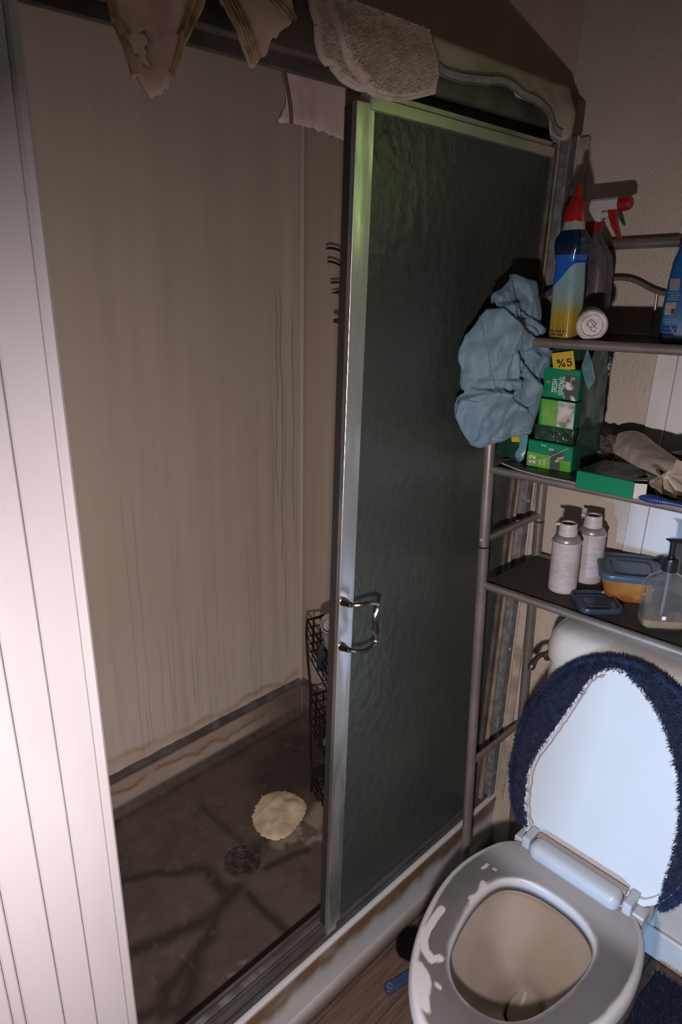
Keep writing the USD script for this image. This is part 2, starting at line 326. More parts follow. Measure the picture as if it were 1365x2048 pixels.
worn = np.maximum(worn, sm(.02, .008, polydist(q + wob * 2, zp([(900, 830), (960, 810), (1090, 780)]))))
worn *= sm(.35, .6, meshkit.fbm(w0 * 26 + 9, 4) + .15)
base = lerp(base, (.30, .245, .19), worn * .8)
scuff = sm(.022, .006, polydist(q + wob, zp([(730, 1380), (640, 1480), (560, 1590), (500, 1680)]))) * sm(.55, .8, meshkit.noise(w0 * [160, 160, 1]) ) * .6
base = lerp(base, (.26, .21, .17), scuff)
spots = sm(.80, .9, meshkit.noise(w0 * 60 + 3)); base = lerp(base, (.16, .13, .10), spots * .25)
rimc = lerp((.42, .36, .31), (.30, .235, .18), meshkit.fbm(w0 * [9, 9, 1] + 4, 4))
lv_ = .70 + .75 * (meshkit.fbm(w0 * [9, 1, 1], 5) - .5); edge = np.exp(-((up - lv_) / .05) ** 2) * sm(.3, .6, meshkit.noise(w0 * [14, 14, 1] + 2)) + .30 * sm(lv_ - .02, lv_ + .04, up)
rimc *= 1 - edge[:, None] * np.array([.35, .55, .72])
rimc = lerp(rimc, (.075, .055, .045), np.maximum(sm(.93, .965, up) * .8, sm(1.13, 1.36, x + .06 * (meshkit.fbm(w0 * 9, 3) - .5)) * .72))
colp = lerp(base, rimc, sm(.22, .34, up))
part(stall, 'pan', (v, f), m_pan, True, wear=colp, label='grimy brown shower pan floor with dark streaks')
# curb: outer face with rust runs, top, inner drop
prof = np.array([(CURBY + .10, .05), (CURBY + .078, .165), (CURBY + .07, .172), (CURBY + .03, .176), (CURBY + .008, .180), (CURBY + .002, .177), (CURBY, .170)] + [(CURBY + .004 * math.sin(t * 3), .170 - t * .118) for t in np.linspace(.05, 1, 44)] + [(CURBY - .004, .045), (CURBY - .008, .03), (CURBY - .008, 0)])
nx = 320; xs = np.linspace(-.4, WX - .001, nx)
v = np.array([(xx, p[0], p[1]) for p in prof for xx in xs]); nn = len(prof)
i = (np.arange(nn - 1)[:, None] * nx + np.arange(nx - 1)).ravel(); f = np.vstack([np.stack([i, i + 1, i + nx + 1], 1), np.stack([i, i + nx + 1, i + nx], 1)])
x, z = v[:, 0], v[:, 2]; k0 = np.stack([x, z * 0, z * 0], 1)
cc = lerp((.50, .50, .52), (.42, .42, .43), meshkit.fbm(np.stack([x * 6, z * 20, z * 0], 1), 3))
hang = .138 + .03 * (meshkit.fbm(k0 * 10, 4) - .5) - .03 * meshkit.fbm(k0 * 30 + 7, 3)
lip_ = .1735 + .006 * (meshkit.fbm(k0 * 34 + 5, 3) - .5); rs = sm(hang - .030, hang + .018, z) * sm(lip_ + .001, lip_ - .001, z); cc = lerp(cc, (.17, .105, .06), np.clip(rs * (.65 + .7 * meshkit.fbm(np.stack([x * 25, z * 25, z * 0], 1), 3)), 0, 1))
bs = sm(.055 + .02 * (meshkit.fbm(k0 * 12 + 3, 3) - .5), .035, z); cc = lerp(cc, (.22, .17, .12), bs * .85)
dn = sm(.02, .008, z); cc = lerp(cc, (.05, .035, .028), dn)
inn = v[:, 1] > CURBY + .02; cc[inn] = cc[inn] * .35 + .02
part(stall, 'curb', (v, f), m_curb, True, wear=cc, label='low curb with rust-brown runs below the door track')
m_drain = mk('drain_metal', (.11, .09, .08), .5, .5, col2=(.05, .04, .035), scale=60)
dz = pan_z(DR[0], DR[1])
dr = part(stall, 'drain', move(lathe([(.001, 0), (.047, 0), (.050, .002), (.050, .004), (.047, .0055), (.040, .0045), (.038, .003), (.001, .003)], 48), (DR[0], DR[1], dz + .001)), m_drain, label='round metal drain strainer')
for a in range(3):
    for rr, nn_ in ((.014, 1), (.024, 1), (.033, 1)):
        th = np.radians(np.linspace(a * 120 + rr * 900, a * 120 + 80 + rr * 900, 10))
        part(dr, 'grate_bar', tube(np.stack([DR[0] + rr * np.cos(th), DR[1] + rr * np.sin(th), th * 0 + dz + .0055], 1), .0024, 6), m_drain)

# ================================================================== door frame and door
m_alu = mk('aluminium', (.78, .78, .79), .30, .95, col2=(.66, .65, .65), scale=30, stretch=(1, 1, .2), rough2=.5)
m_alu_d = mk('aluminium_dull', (.17, .155, .145), .5, .6, col2=(.26, .24, .23), scale=26)
m_jamb = mk('jamb_corroded', (.17, .165, .17), .6, .3, col2=(.27, .26, .27), scale=45, lo=.45, hi=.6)
m_track = mk('track_dirty', (.06, .05, .048), .6, .4, col2=(.13, .12, .125), scale=24, stretch=(.4, 3, 3), lo=.3, hi=.8)
m_head = mk('header_metal', (.10, .085, .07), .5, .3, col2=(.16, .13, .11), scale=14)
DY = .79
frame = thing('shower_door_frame', (.9, DY, .18), 'dull metal shower door frame with header, corroded wall jamb and bottom track', 'door frame')
part(frame, 'header', cat(chbox(.318, WX - .002, CURBY - .002, .775, 1.845, 1.905, .002), chbox(.318, WX - .002, .775, .85, 1.895, 1.905, .002), chbox(.318, WX - .002, .842, .852, 1.845, 1.905, .002), box(.318, WX - .002, .806, .812, 1.855, 1.896)), m_head)
part(frame, 'jamb', cat(chbox(WX - .030, WX - .001, .771, .850, .178, 1.845, .002), chbox(WX - .052, WX - .029, .804, .810, .178, 1.845, .001)), m_jamb, label='corroded grey wall jamb')
part(frame, 'jamb_seal', chbox(WX - .060, WX - .050, .778, .800, .18, 1.845, .002), mk('seal_brown', (.20, .14, .10), .6, col2=(.30, .24, .19), scale=25), label='brown strip along the jamb')
part(frame, 'bottom_track', cat(chbox(-.3, WX - .03, .776, .784, .175, .190, .001), chbox(-.3, WX - .03, .807, .812, .173, .186, .001), box(-.3, WX - .03, .784, .807, .172, .177), chbox(-.3, WX - .03, .836, .842, .168, .182, .001)), m_track, label='grimy bottom track')
for z in (.66, 1.07, 1.62):
    s = part(frame, 'screw', put(lathe([(.0001, 0), (.006, 0), (.0055, .002), (.003, .0035), (.0001, .004)], 14), (WX - .016, .7715, z), (1, 0, 0), (0, 0, 1), (0, -1, 0)), m_alu)
door = thing('shower_door', (1.08, DY, .185), 'shower door with dark obscure glass in an aluminium frame', 'shower door')
DX0, DX1, DZ0, DZ1 = .774, 1.357, .187, 1.832
_pd = part; DLEAN = .0133
def part(parent, name, mesh, *a, **k):
    if isinstance(parent, str) and parent.startswith(door):
        v_, f_ = vf(mesh); q_ = v_ - [DX0, 0, DZ0]; c_, s_ = math.cos(DLEAN), math.sin(DLEAN)
        mesh = (np.column_stack([q_[:, 0] * c_ + q_[:, 2] * s_, q_[:, 1], q_[:, 2] * c_ - q_[:, 0] * s_]) + [DX0, 0, DZ0], f_)
    return _pd(parent, name, mesh, *a, **k)
part(door, 'stile', cat(chbox(DX0, DX0 + .026, DY - .012, DY - .002, DZ0 - .012, DZ1 - .018, .0005), chbox(DX0 + .024, DX0 + .042, DY - .0085, DY + .002, DZ0, DZ1 - .018, .001)), m_alu, label='bright leading stile of the door')
part(door, 'edge_seal', chbox(DX0 + .010, DX0 + .034, DY - .0015, DY + .024, DZ0 + .004, DZ1 - .02, .001), mk('seal_dark', (.03, .024, .022), .6), label='dark seal behind the leading stile')
part(door, 'stile', chbox(DX1 - .02, DX1, DY - .010, DY + .012, DZ0, DZ1, .002), mk('stile_dull', (.12, .10, .085), .5, .5, col2=(.2, .17, .14), scale=20))
m_rail = mk('rail_metal', (.60, .61, .54), .36, .85)
part(door, 'rail', cat(chbox(DX0 + .03, DX1 - .018, DY - .010, DY + .012, DZ1 - .026, DZ1 - .006, .002), chbox(DX0 + .03, DX1 - .018, DY - .003, DY + .012, DZ1 - .007, DZ1 + .004, .001)), m_rail)
part(door, 'rail', chbox(DX0 + .03, DX1 - .018, DY - .010, DY + .012, DZ0 - .004, DZ0 + .018, .002), m_track)
m_glass = mk('obscure_glass', (.070, .085, .075), .33, col2=(.095, .108, .095), scale=2.2, transmission_weight=.45, bump=.5, bscale=48, bdist=.006, bstretch=(1, 1, .8), ior=1.5)
part(door, 'glass', box(DX0 + .038, DX1 - .015, DY - .003, DY + .002, DZ0 + .012, DZ1 - .018), m_glass, False, label='dark hammered obscure glass')
m_chrome = mk('worn_chrome', (.42, .40, .38), .18, 1., col2=(.22, .17, .13), scale=70, lo=.5, hi=.7)
hz0, hz1, hx = at(700, 1284, 1, DY - .012)[2], at(700, 1197, 1, DY - .012)[2], DX0 + .010
hd = part(door, 'handle', tube(curve([(hx, DY - .012, hz1), (hx + .008, DY - .040, hz1 + .001), (hx + .040, DY - .052, hz1 - .001), (hx + .052, DY - .052, hz1 - .010), (hx + .045, DY - .052, hz1 - .030), (hx + .043, DY - .052, (hz0 + hz1) / 2), (hx + .045, DY - .052, hz0 + .030), (hx + .052, DY - .052, hz0 + .010), (hx + .040, DY - .052, hz0 + .001), (hx + .008, DY - .040, hz0 - .001), (hx, DY - .012, hz0)], 70), .0042, 10), m_chrome, label='worn chrome bow handle')
for hz in (hz0, hz1):
    part(hd, 'mount', put(lathe([(.0001, 0), (.0085, 0), (.0085, .004), (.006, .012), (.0055, .02), (.0001, .021)], 16), (hx, DY - .012, hz), (1, 0, 0), (0, 0, 1), (0, -1, 0)), m_chrome)

# ================================================================== cloths over the header
m_terry = mk('terry_beige', (.74, .60, .52), .95, col2=(.62, .50, .43), scale=60, bump=.5, bscale=420, bdist=.002, sheen_weight=.3)
m_pinkrag = mk('rag_pink', (.66, .44, .43), .9, col2=(.58, .40, .33), scale=26, bump=.5, bscale=300, bdist=.002)
m_ochre = mk('rag_ochre', (.52, .35, .22), .9, col2=(.28, .18, .11), scale=50, bump=.5, bscale=200, bdist=.002)
m_pinktowel = mk('towel_pink', (.74, .55, .52), .95, col2=(.60, .44, .42), scale=14, bump=.35, bscale=420, bdist=.0015)
m_grey = mk('shirt_grey', (.46, .41, .33), .9, col2=(.36, .32, .255), scale=18, bump=.3, bscale=300, bdist=.001)
m_band = mk('waistband', (.30, .28, .29), .8, col2=(.24, .225, .23), scale=90, stretch=(1, 1, .1))
m_dark = mk('dark_thread', (.05, .05, .06), .8)
HT = 1.907
def over_header(y0, fold, back=.05, yb=.862):
    """maps (x, s): hangs in front of the header at y0, runs over its top and down behind"""
    top = yb - y0
    def place(x, s):
        d = fold(x, s); over = np.clip(s - HT, 0, None)
        y = np.where(s <= HT, y0 - d * sm(HT + .005, HT - .05, s), np.where(over < top, y0 + over, yb + 0 * over))
        z = np.where(s <= HT, s, np.where(over < top, HT + .004 + .006 * np.sin(np.clip(over / top, 0, 1) * np.pi), HT - (over - top)))
        return np.stack([x, y, z], 1)
    return place
def trace(pts, y0): return [tuple(at(a, b, 1, y0)[[0, 2]]) for a, b in pts]
def cloth_outline(pts, y0, extra=.15):
    """traced lower outline (left to right end on the header line) closed over the header top"""
    t = trace(pts, y0); return t + [(t[-1][0], HT + extra), (t[0][0], HT + extra)]
def folds(freq, amp, seed, fx=.25, base=0.006):
    return lambda x, s: base + amp * (meshkit.fbm(np.stack([x * freq, s * freq * fx, x * 0 + seed], 1), 3))
Y1 = .750
def drape(name, pts, y0, fold, mat_, thick, label, category, jag=0, holes=None, res=.006, extra=.15):
    o = cloth_outline(pts, y0, extra); poly = sg.Polygon(o).buffer(0)
    for h_ in holes or []: poly = poly.difference(sg.Polygon(trace(h_, y0)))
    if poly.geom_type != 'Polygon': poly = max(poly.geoms, key=lambda g_: g_.area)
    place = over_header(y0, fold); m, _ = sheet(poly, place, res, thick, jag, seed=len(name))
    mid = m.vertices.mean(0); p = thing(name, (mid[0], .80, 1.6), label, category)
    part(p, 'cloth', m, mat_, True); return p, place
f1 = folds(34, .022, 1, .5)
rag, pl = drape('rag', [(186, -30), (200, 20), (230, 100), (250, 160), (272, 190), (290, 201), (308, 188), (318, 165), (338, 130), (352, 90), (372, 50), (392, 0), (400, -30)], Y1, f1, m_pinkrag, .004, 'frayed pink and ochre rag with a torn hole, hanging leftmost on the header', 'rag', jag=.0025,
                holes=[[(250, 75), (268, 70), (280, 95), (288, 135), (283, 146), (262, 128), (248, 105)]])
def strip(lines, y0, fold, r, lift=.004):
    out = []
    for ln in lines:
        t = curve([at(a, b, 1, y0)[[0, 2]] for a, b in ln], 30); d = fold(t[:, 0], t[:, 1])
        out.append(tube(np.stack([t[:, 0], y0 - d * sm(HT + .005, HT - .05, t[:, 1]) - lift, t[:, 1]], 1), r, 6))
    return out
for s_ in strip([[(190, -30), (205, 20), (235, 100), (252, 155)], [(200, -30), (222, 30), (246, 75)], [(388, -10), (366, 55), (345, 95), (335, 130), (318, 160)], [(372, -20), (355, 50), (340, 80)]], Y1, f1, .0045, .001): part(rag, 'frayed_hem', s_, m_ochre)
f2 = folds(30, .018, 5, .4)
rag2, pl = drape('rag', [(412, -30), (440, 40), (462, 90), (478, 128), (487, 141), (510, 122), (523, 105), (528, 85), (550, 68), (566, 54), (590, -30)], Y1, f2, m_pinkrag, .004, 'short pink rag with ochre striped border, second from the left on the header', 'rag', jag=.0015)
for s_ in strip([[(418 + k, -25), (445 + k, 42), (468 + k * .9, 90), (485 + k * .7, 132 - k * .4)] for k in (0, 9, 18, 27)] + [[(520 + k, -10), (545 + k, 20), (566 + k * .5, 44)] for k in (0, 12, 24)], Y1, f2, .0024, .003): part(rag2, 'stripe', s_, m_ochre)
# pink towel hanging on the inner side of the header
YB = .868
fb = folds(16, .012, 8, .3)
tp = [(563, 76), (575, 150), (582, 205), (565, 243), (600, 248), (640, 254), (668, 266), (700, 281), (712, 285), (760, 285), (770, 150)]
o = trace(tp, YB); o = o + [(o[-1][0], 1.912), (o[0][0], 1.912)]
m, _ = sheet(sg.Polygon(o).buffer(0), lambda x, s: np.stack([x, YB + fb(x, s), s], 1), .007, .005, .0012, 4)
tw = thing('hand_towel', (.75, YB, 1.7), 'pale pink hand towel hanging on the shower side of the header, beneath the beige washcloth', 'towel')
part(tw, 'cloth', m, m_pinktowel, True)
ln = curve([at(a, b, 1, YB)[[0, 2]] for a, b in ((566, 90), (574, 140), (584, 190), (588, 245))], 30)
part(tw, 'hem', tube(np.stack([ln[:, 0], YB + fb(ln[:, 0], ln[:, 1]) - .004, ln[:, 1]], 1), .003, 6), mk('hem_brown', (.13, .09, .06), .9))
# beige terry washcloth
_l3 = np.array(trace([(648, -30), (648, 40), (654, 90), (672, 130), (700, 165)], .742))
def f3(x, s):
    q = np.stack([x, s], 1); dd = polydist(q, [tuple(p_) for p_ in _l3]); sd = np.sign(x - np.interp(-s, -_l3[:, 1], _l3[:, 0]))
    return .008 + .020 * meshkit.fbm(np.stack([x * 14, s * 5, x * 0 + 3], 1), 3) + .010 * sm(-.002, .003, dd * sd) * np.exp(-dd / .05) + .006 * np.exp(-dd / .006) * (sd > 0)
wp = [(616, -30), (615, 20), (614, 90), (622, 130), (640, 138), (665, 160), (695, 180), (725, 196), (760, 202), (800, 198), (835, 190), (850, 186), (856, 150), (858, 72)]
wash, pl = drape('washcloth', wp, .742, f3, m_terry, .007, 'thick beige terry washcloth with rounded corners, largest cloth on the header', 'washcloth', jag=.001)
hem = strip([[(640, 138), (665, 160), (695, 180), (725, 196), (760, 202), (800, 198), (835, 190), (850, 186)]], .742, f3, .0042, 0)
part(wash, 'hem', hem[0], m_terry)
hem2 = strip([[(615, 60), (622, 118), (632, 134)]], .742, f3, .004, 0); part(wash, 'hem', hem2[0], m_terry)
tf = []                                                          # loop pile
o = sg.Polygon(cloth_outline(wp, .742)).buffer(-.004); r3 = np.random.default_rng(12); B = o.bounds
q = r3.uniform((B[0], B[1]), (B[2], HT + .02), (14000, 2)); q = q[shapely.contains_xy(o, q[:, 0], q[:, 1])]
P = over_header(.742, f3)(q[:, 0], q[:, 1]); N = np.tile([0, -1.0, 0], (len(P), 1)); P = P + N * .0032
def tufts(P, N, length, width, jit, rg):
    n = len(P); d = N + rg.normal(0, jit, (n, 3)); d /= np.linalg.norm(d, axis=1, keepdims=True); L = length * rg.uniform(.6, 1.2, n)[:, None]
    a = np.cross(d, rg.normal(0, 1, (n, 3))); a /= np.linalg.norm(a, axis=1, keepdims=True); b = np.cross(d, a); t = []
    for k in range(3): t.append(P - d * .001 + width * (math.cos(k * 2.094) * a + math.sin(k * 2.094) * b))
    v = np.stack(t + [P + d * L], 1).reshape(-1, 3); i = np.arange(n)[:, None] * 4
    return trimesh.Trimesh(v, np.vstack([i + [0, 1, 3], i + [1, 2, 3], i + [2, 0, 3]]), process=False)
part(wash, 'pile', tufts(P, N, .0045, .0012, .6, r3), m_terry, False, kind='stuff')
# grey-white underwear with elastic band
f4 = lambda x, s: .006 + .014 * meshkit.fbm(np.stack([x * 22, s * 9, x * 0 + 21], 1), 3) + .012 * np.exp(-((x - 1.30) / .03) ** 2)
up_ = [(862, 60), (868, 150), (884, 158), (890, 152), (930, 165), (960, 170), (1000, 166), (1012, 172), (1020, 196), (1050, 208), (1072, 222), (1084, 236), (1086, 270), (1106, 285), (1118, 276), (1124, 240), (1130, 215), (1138, 190)]
under, pl = drape('underwear', up_, .747, f4, m_grey, .003, 'greyish white underwear with striped elastic band draped on the right end of the header', 'underwear', res=.006)
bl = [(866, 143), (885, 156), (905, 162), (935, 167), (965, 169), (992, 169), (1012, 178), (1028, 194), (1050, 207), (1070, 221), (1084, 240), (1092, 262), (1102, 274)]
b0 = curve([at(a, b - 5, 1, .747)[[0, 2]] for a, b in bl], 90); fd = f4(b0[:, 0], b0[:, 1]) * sm(HT + .005, HT - .05, b0[:, 1])
C3 = np.stack([b0[:, 0], .747 - fd - .004, b0[:, 1]], 1)
bv = np.vstack([C3 + [0, 0, .007], C3 + [0, -.0012, .007], C3 + [0, -.0012, -.007], C3 + [0, 0, -.007]]).reshape(4, -1, 3)
part(under, 'elastic_band', loft([bv[:, k] for k in range(bv.shape[1])]), m_band, 30, label='pale elastic band with dark edges')
part(under, 'stripe', tube(C3 + [0, -.0010, .0060], .0009, 5), m_dark); part(under, 'stripe', tube(C3 + [0, -.0010, -.0056], .0007, 5), m_dark)

# ================================================================== shelf unit (leans towards the shower)
TILT = math.radians(-2.7)
ct, st = math.cos(TILT), math.sin(TILT)
RX = np.array([[1, 0, 0], [0, ct, -st], [0, st, ct]]); LEG0 = np.array([0, .684, 0])
def lean(mesh): v, f = vf(mesh); return trimesh.Trimesh((v - LEG0) @ RX.T + LEG0, f, process=False)
def unlean(p): return (np.asarray(p) - LEG0) @ RX + LEG0
m_pole = mk('pewter_pole', (.30, .265, .245), .38, .55, col2=(.24, .21, .19), scale=12)
m_mesh = mk('shelf_mesh_dark', (.055, .048, .045), .5, .3)
XF, XR, YL, YR = 1.175, 1.405, .684, .115
unit = thing('shelf_unit', (1.29, .44, 0), 'pewter metal bathroom shelf unit with three shelves standing over the toilet', 'shelf unit')
SH = [.944, 1.204, 1.462]
for X, Y, T in ((XF, YL, 1.50), (XR, YL, 1.645), (XF, YR, 1.50), (XR, YR, 1.645)):
    for a, b in ((0, 1.03), (1.032, T)):
        part(unit, 'pole', lean(cat(tube([(X, Y, a + .002), (X, Y, b)], .0115, 16), tube([(X, Y, b - .004), (X, Y, b - .001)], .0121, 16))), m_pole)
    if X == XF: part(unit, 'screw', lean(put(lathe([(.0001, 0), (.005, 0), (.004, .002), (.0001, .003)], 12), (X - .0112, Y, 1.05), (0, 1, 0), (0, 0, 1), (-1, 0, 0))), m_alu)
for z in SH:
    sp = part(unit, 'shelf_rail', lean(tube([(XF, YL, z), (XF, YR, z)], .0085, 14)), m_pole)
    part(unit, 'shelf_rail', lean(tube([(XR, YL, z), (XR, YR, z)], .0085, 14)), m_pole)
    rods = [tube([(x, YL - .006, z + .002), (x, YR + .006, z + .002)], .0029, 6) for x in np.arange(XF + .010, XR - .006, .0066)]
    rods += [tube([(XF, y, z - .002), (XR, y, z - .002)], .0026, 6) for y in (YL - .004, YL - .12, YL - .24, YL - .36, YR + .004)]
    part(unit, 'shelf_mesh', lean(cat(*rods)), m_mesh, 60, kind='stuff', label='close dark wire shelf')
for Y in (YL, YR):
    for z in (.475, 1.047): part(unit, 'rung', lean(tube([(XF, Y, z), (XR, Y, z)], .0075, 12)), m_pole)
    part(unit, 'rung', lean(tube([(XF, Y, 1.49), (XR, Y, 1.56)], .0065, 12)), m_pole)
part(unit, 'top_rail', lean(tube([(XR, YL, 1.637), (XR, YR, 1.637)], .0095, 14)), m_pole)
gw = [(1.405, .735, 1.573), (1.405, .66, 1.574), (1.405, .62, 1.578), (1.405, .600, 1.575), (1.405, .56, 1.559), (1.405, .53, 1.552), (1.405, .47, 1.551), (1.405, .43, 1.558), (1.405, .385, 1.578), (1.405, .36, 1.581), (1.405, .165, 1.581)]
part(unit, 'gallery_wire', tube(curve(gw, 80), .0042, 10), m_pole)
for (y, z) in ((.647, 1.575), (.551, 1.556), (.46, 1.552), (.35, 1.58)):
    part(unit, 'gallery_rod', tube([(1.405, y, z), (1.405, y - .003, 1.47)], .0028, 8), m_pole)

def shelf_z(k, y, top=.0055):
    """world height of shelf k's wire surface at world y"""
    return LEG0[2] + st * (y - LEG0[1]) / ct + (SH[k] + top) / ct
def upright(mesh, k, x, y, rz=0.0, tilt=True):
    """stands a mesh modelled at the origin on shelf k"""
    v, f = vf(mesh); c, s = math.cos(rz), math.sin(rz); v = v @ np.array([[c, s, 0], [-s, c, 0], [0, 0, 1]])
    if tilt: v = v @ RX.T
    return trimesh.Trimesh(v + [x, y, shelf_z(k, y)], f, process=False)

# ------------------------------------------------------------------ bottom shelf things
m_can = mk('can_paint', (.46, .42, .43), .35, col2=(.40, .355, .36), scale=40, stretch=(1, 1, 2.5), lo=.45, hi=.6)
m_canp = mk('can_print', (.29, .26, .265), .5, col2=(.46, .42, .43), scale=110, stretch=(1, 1, 2.2), lo=.36, hi=.62)
m_shoulder = mk('can_shoulder', (.27, .225, .22), .35, .3)
m_cap = mk('can_collar', (.48, .44, .43), .4)
def can(x, y, label, rz):
    base = (x, y, shelf_z(0, y)); p = thing('aerosol_can', base, label, 'aerosol can', None)
    U = lambda m_: upright(m_, 0, x, y, rz)
    part(p, 'body', U(lathe([(.001, 0), (.0275, 0), (.0295, .003), (.0295, .006), (.029, .103), (.0302, .105), (.0304, .108), (.0302, .111), (.028, .1125), (.001, .1125)], 44)), m_can)
    zz = [.014 + .0042 * k for k in range(14)]
    bands = [loft([np.stack([.02935 * np.cos(a), .02935 * np.sin(a), 0 * a + z], 1) for z in (z0, z0 + .0022)], False, False) for z0 in zz for a in [np.linspace(0, 2 * np.pi, 44, endpoint=False)]]
    part(p, 'label_print', U(cat(*bands)), m_canp, kind='stuff', label='faint grey printed lines')
    part(p, 'shoulder', U(lathe([(.0275, .1115), (.0268, .116), (.0245, .1205), (.0205, .1235), (.001, .124)], 40)), m_shoulder, label='dull grey domed shoulder')
    c = part(p, 'collar', U(lathe([(.0190, .122), (.0190, .134), (.0182, .136), (.0160, .136), (.0155, .128), (.001, .128)], 36)), m_cap)
    ring = U(lathe([(.0178, .1355), (.0182, .1375), (.0178, .146), (.0168, .149), (.0135, .149), (.0130, .138), (.001, .138)], 36))
    part(c, 'actuator', cat(ring, U(put(chbox(-.002, .007, -.004, .004, -.003, .003, .001), (0, .0185, .1455), (0, 1, 0), (-1, 0, 0), (0, 0, 1)))), m_cap)
    return p
can(1.262, .585, 'front white aerosol can without its cap, at the left of the lowest shelf', .5)
can(1.345, .571, 'rear white aerosol can without its cap, behind another can on the lowest shelf', .2)
m_navy = mk('lid_blue', (.035, .075, .125), .3, col2=(.03, .06, .10), scale=20)
m_navy_d = mk('lid_blue_dark', (.022, .036, .062), .35)
m_amber = mk('tub_amber', (.40, .17, .045), .3, transmission_weight=.25, col2=(.33, .12, .03), scale=20)
def lid_mesh(hx, hy, hgt):
    L = []
    for s_, z in ((1, 0), (1.02, .002), (1.02, hgt - .002), (1, hgt), (.90, hgt), (.87, hgt - .004), (.62, hgt - .004), (.59, hgt - .0015), (.55, hgt - .0015), (.52, hgt - .004), (.05, hgt - .004)):
        q = rrect(hx * s_, hy * s_, min(hx, hy) * .42 * s_); L.append(np.column_stack([q, np.full(len(q), z)]))
    return loft(L)
tl = at(1197, 1198, 2, .962)
tubx, tuby = 1.343, .476
tub = thing('food_tub', (tubx, tuby, shelf_z(0, tuby)), 'small amber plastic tub with a blue lid, behind the soap pump', 'food container')
L = []
for s_, z in ((.80, 0), (.84, .003), (.97, .046), (1.0, .049), (1.0, .051)):
    q = rrect(.062 * s_, .062 * s_, .030 * s_); L.append(np.column_stack([q, np.full(len(q), z)]))
part(tub, 'tub', upright(loft(L), 0, tubx, tuby, .5), m_amber); part(tub, 'lid', upright(move(lid_mesh(.067, .067, .012), (0, 0, .049)), 0, tubx, tuby, .5), m_navy, label='blue snap lid')
part(None, 'tub_lid', upright(lid_mesh(.046, .042, .011), 0, 1.240, .500, .75), m_navy_d, label='loose dark blue plastic lid lying flat in front of the aerosol cans', category='lid')
m_clear = mk('clear_plastic', (.93, .93, .93), .03, transmission_weight=.965, ior=1.42)
m_soap = mk('amber_soap', (.62, .43, .20), .12, transmission_weight=.5, ior=1.35)
m_black = mk('black_plastic', (.012, .012, .014), .28)
pm = thing('soap_pump', (1.245, .372, shelf_z(0, .372)), 'clear plastic soap bottle with a black pump and a little amber soap', 'soap dispenser')
PU = lambda m_: upright(m_, 0, 1.245, .372, math.radians(128))
def bottle_shell(secs, wall=.0014):
    L = [np.column_stack([rrect(a, b, r_), np.full(32, z)]) for a, b, r_, z in secs]; outer = loft(L)
    Li = [np.column_stack([rrect(max(a - wall, .002), max(b - wall, .002), max(r_ - wall, .0015)), np.full(32, min(max(z, secs[0][3] + wall), secs[-1][3] - wall))]) for a, b, r_, z in secs]; inner = loft(Li); inner.faces = inner.faces[:, ::-1]
    return cat(outer, inner), Li
secs = [(.036, .021, .012, 0), (.040, .024, .014, .004), (.041, .025, .014, .012), (.041, .025, .014, .078), (.039, .023, .014, .088), (.030, .019, .014, .098), (.016, .014, .011, .106), (.0125, .0125, .0115, .109), (.0125, .0125, .0115, .116)]
sh, Li = bottle_shell(secs); part(pm, 'bottle', PU(sh), m_clear)
q = [np.column_stack([rrect(a - .0017, b - .0017, r_ - .0016), np.full(32, z)]) for a, b, r_, z in ((.036, .021, .012, .0018), (.040, .024, .014, .005), (.041, .025, .014, .018))]
part(pm, 'soap', PU(loft(q)), m_soap, label='shallow layer of amber soap')
part(pm, 'collar', PU(lathe([(.001, .112), (.0150, .112), (.0150, .134), (.0135, .137), (.007, .138), (.007, .141), (.001, .141)], 28)), m_black)
hd = part(pm, 'pump_head', PU(cat(lathe([(.001, .139), (.0052, .139), (.0062, .148), (.0056, .150), (.0062, .170), (.001, .171)], 18), chbox(-.046, .0085, -.0052, .0052, .1665, .1735, .0015), chbox(.007, .014, -.004, .004, .171, .1735, .001))), m_black)
part(pm, 'dip_tube', PU(tube([(0, 0, .112), (.004, 0, .006)], .003, 10)), mk('dip_tube_plastic', (.45, .44, .41), .3, transmission_weight=.6))
part(pm, 'label_tag', PU(box(.003, .010, .0250, .0254, .022, .029)), mk('tag_white', (.7, .7, .75), .5))
# ------------------------------------------------------------------ middle shelf things
m_card = mk('dark_card', (.03, .028, .028), .45, col2=(.05, .046, .044), scale=12); m_cardedge = mk('card_edge', (.40, .36, .33), .7)
Zc = lambda y: shelf_z(1, y) + .001
ca = [np.array([1.172, .708]), np.array([1.156, .468]), np.array([1.215, .470]), np.array([1.385, .60]), np.array([1.385, .70])]
def cardp(u, w): 
    e = 1.185 - u
    return np.stack([u, w, Zc(w) + .0045 - .0005 + .012 * sm(.660, .735, w) * sm(1.26, 1.16, u) + .004 * meshkit.noise(np.stack([u * 18, w * 18, u * 0], 1)) + np.where(e > 0, -.10 * e, 0)], 1)
m, _ = sheet(sg.Polygon(ca), cardp, .010, .0022)
fd = thing('card_folder', (1.27, .59, Zc(.59)), 'flat dark card sleeve with pale edge lying under the soap boxes', 'card sleeve')
part(fd, 'cover', m, m_card, 30)
e0 = np.array([ca[0] * (1 - t) + ca[1] * t for t in np.linspace(0, 1, 14)]); e0 = cardp(e0[:, 0], e0[:, 1])
part(fd, 'pale_edge', tube(e0 + [-.001, 0, -.001], .0012, 5), m_cardedge)
m_g1 = mk('soap_green', (.0, .19, .085), .35); m_g2 = mk('soap_green_dark', (.006, .040, .024), .28); m_lime = mk('soap_lime', (.14, .36, .045), .3, col2=(.09, .30, .04), scale=30)
m_photo = mk('soap_photo', (.06, .065, .055), .35, col2=(.62, .60, .56), scale=70, lo=.52, hi=.62); m_gleam = mk('soap_gleam', (.55, .52, .54), .3, col2=(.17, .20, .10), scale=60, lo=.45, hi=.65)
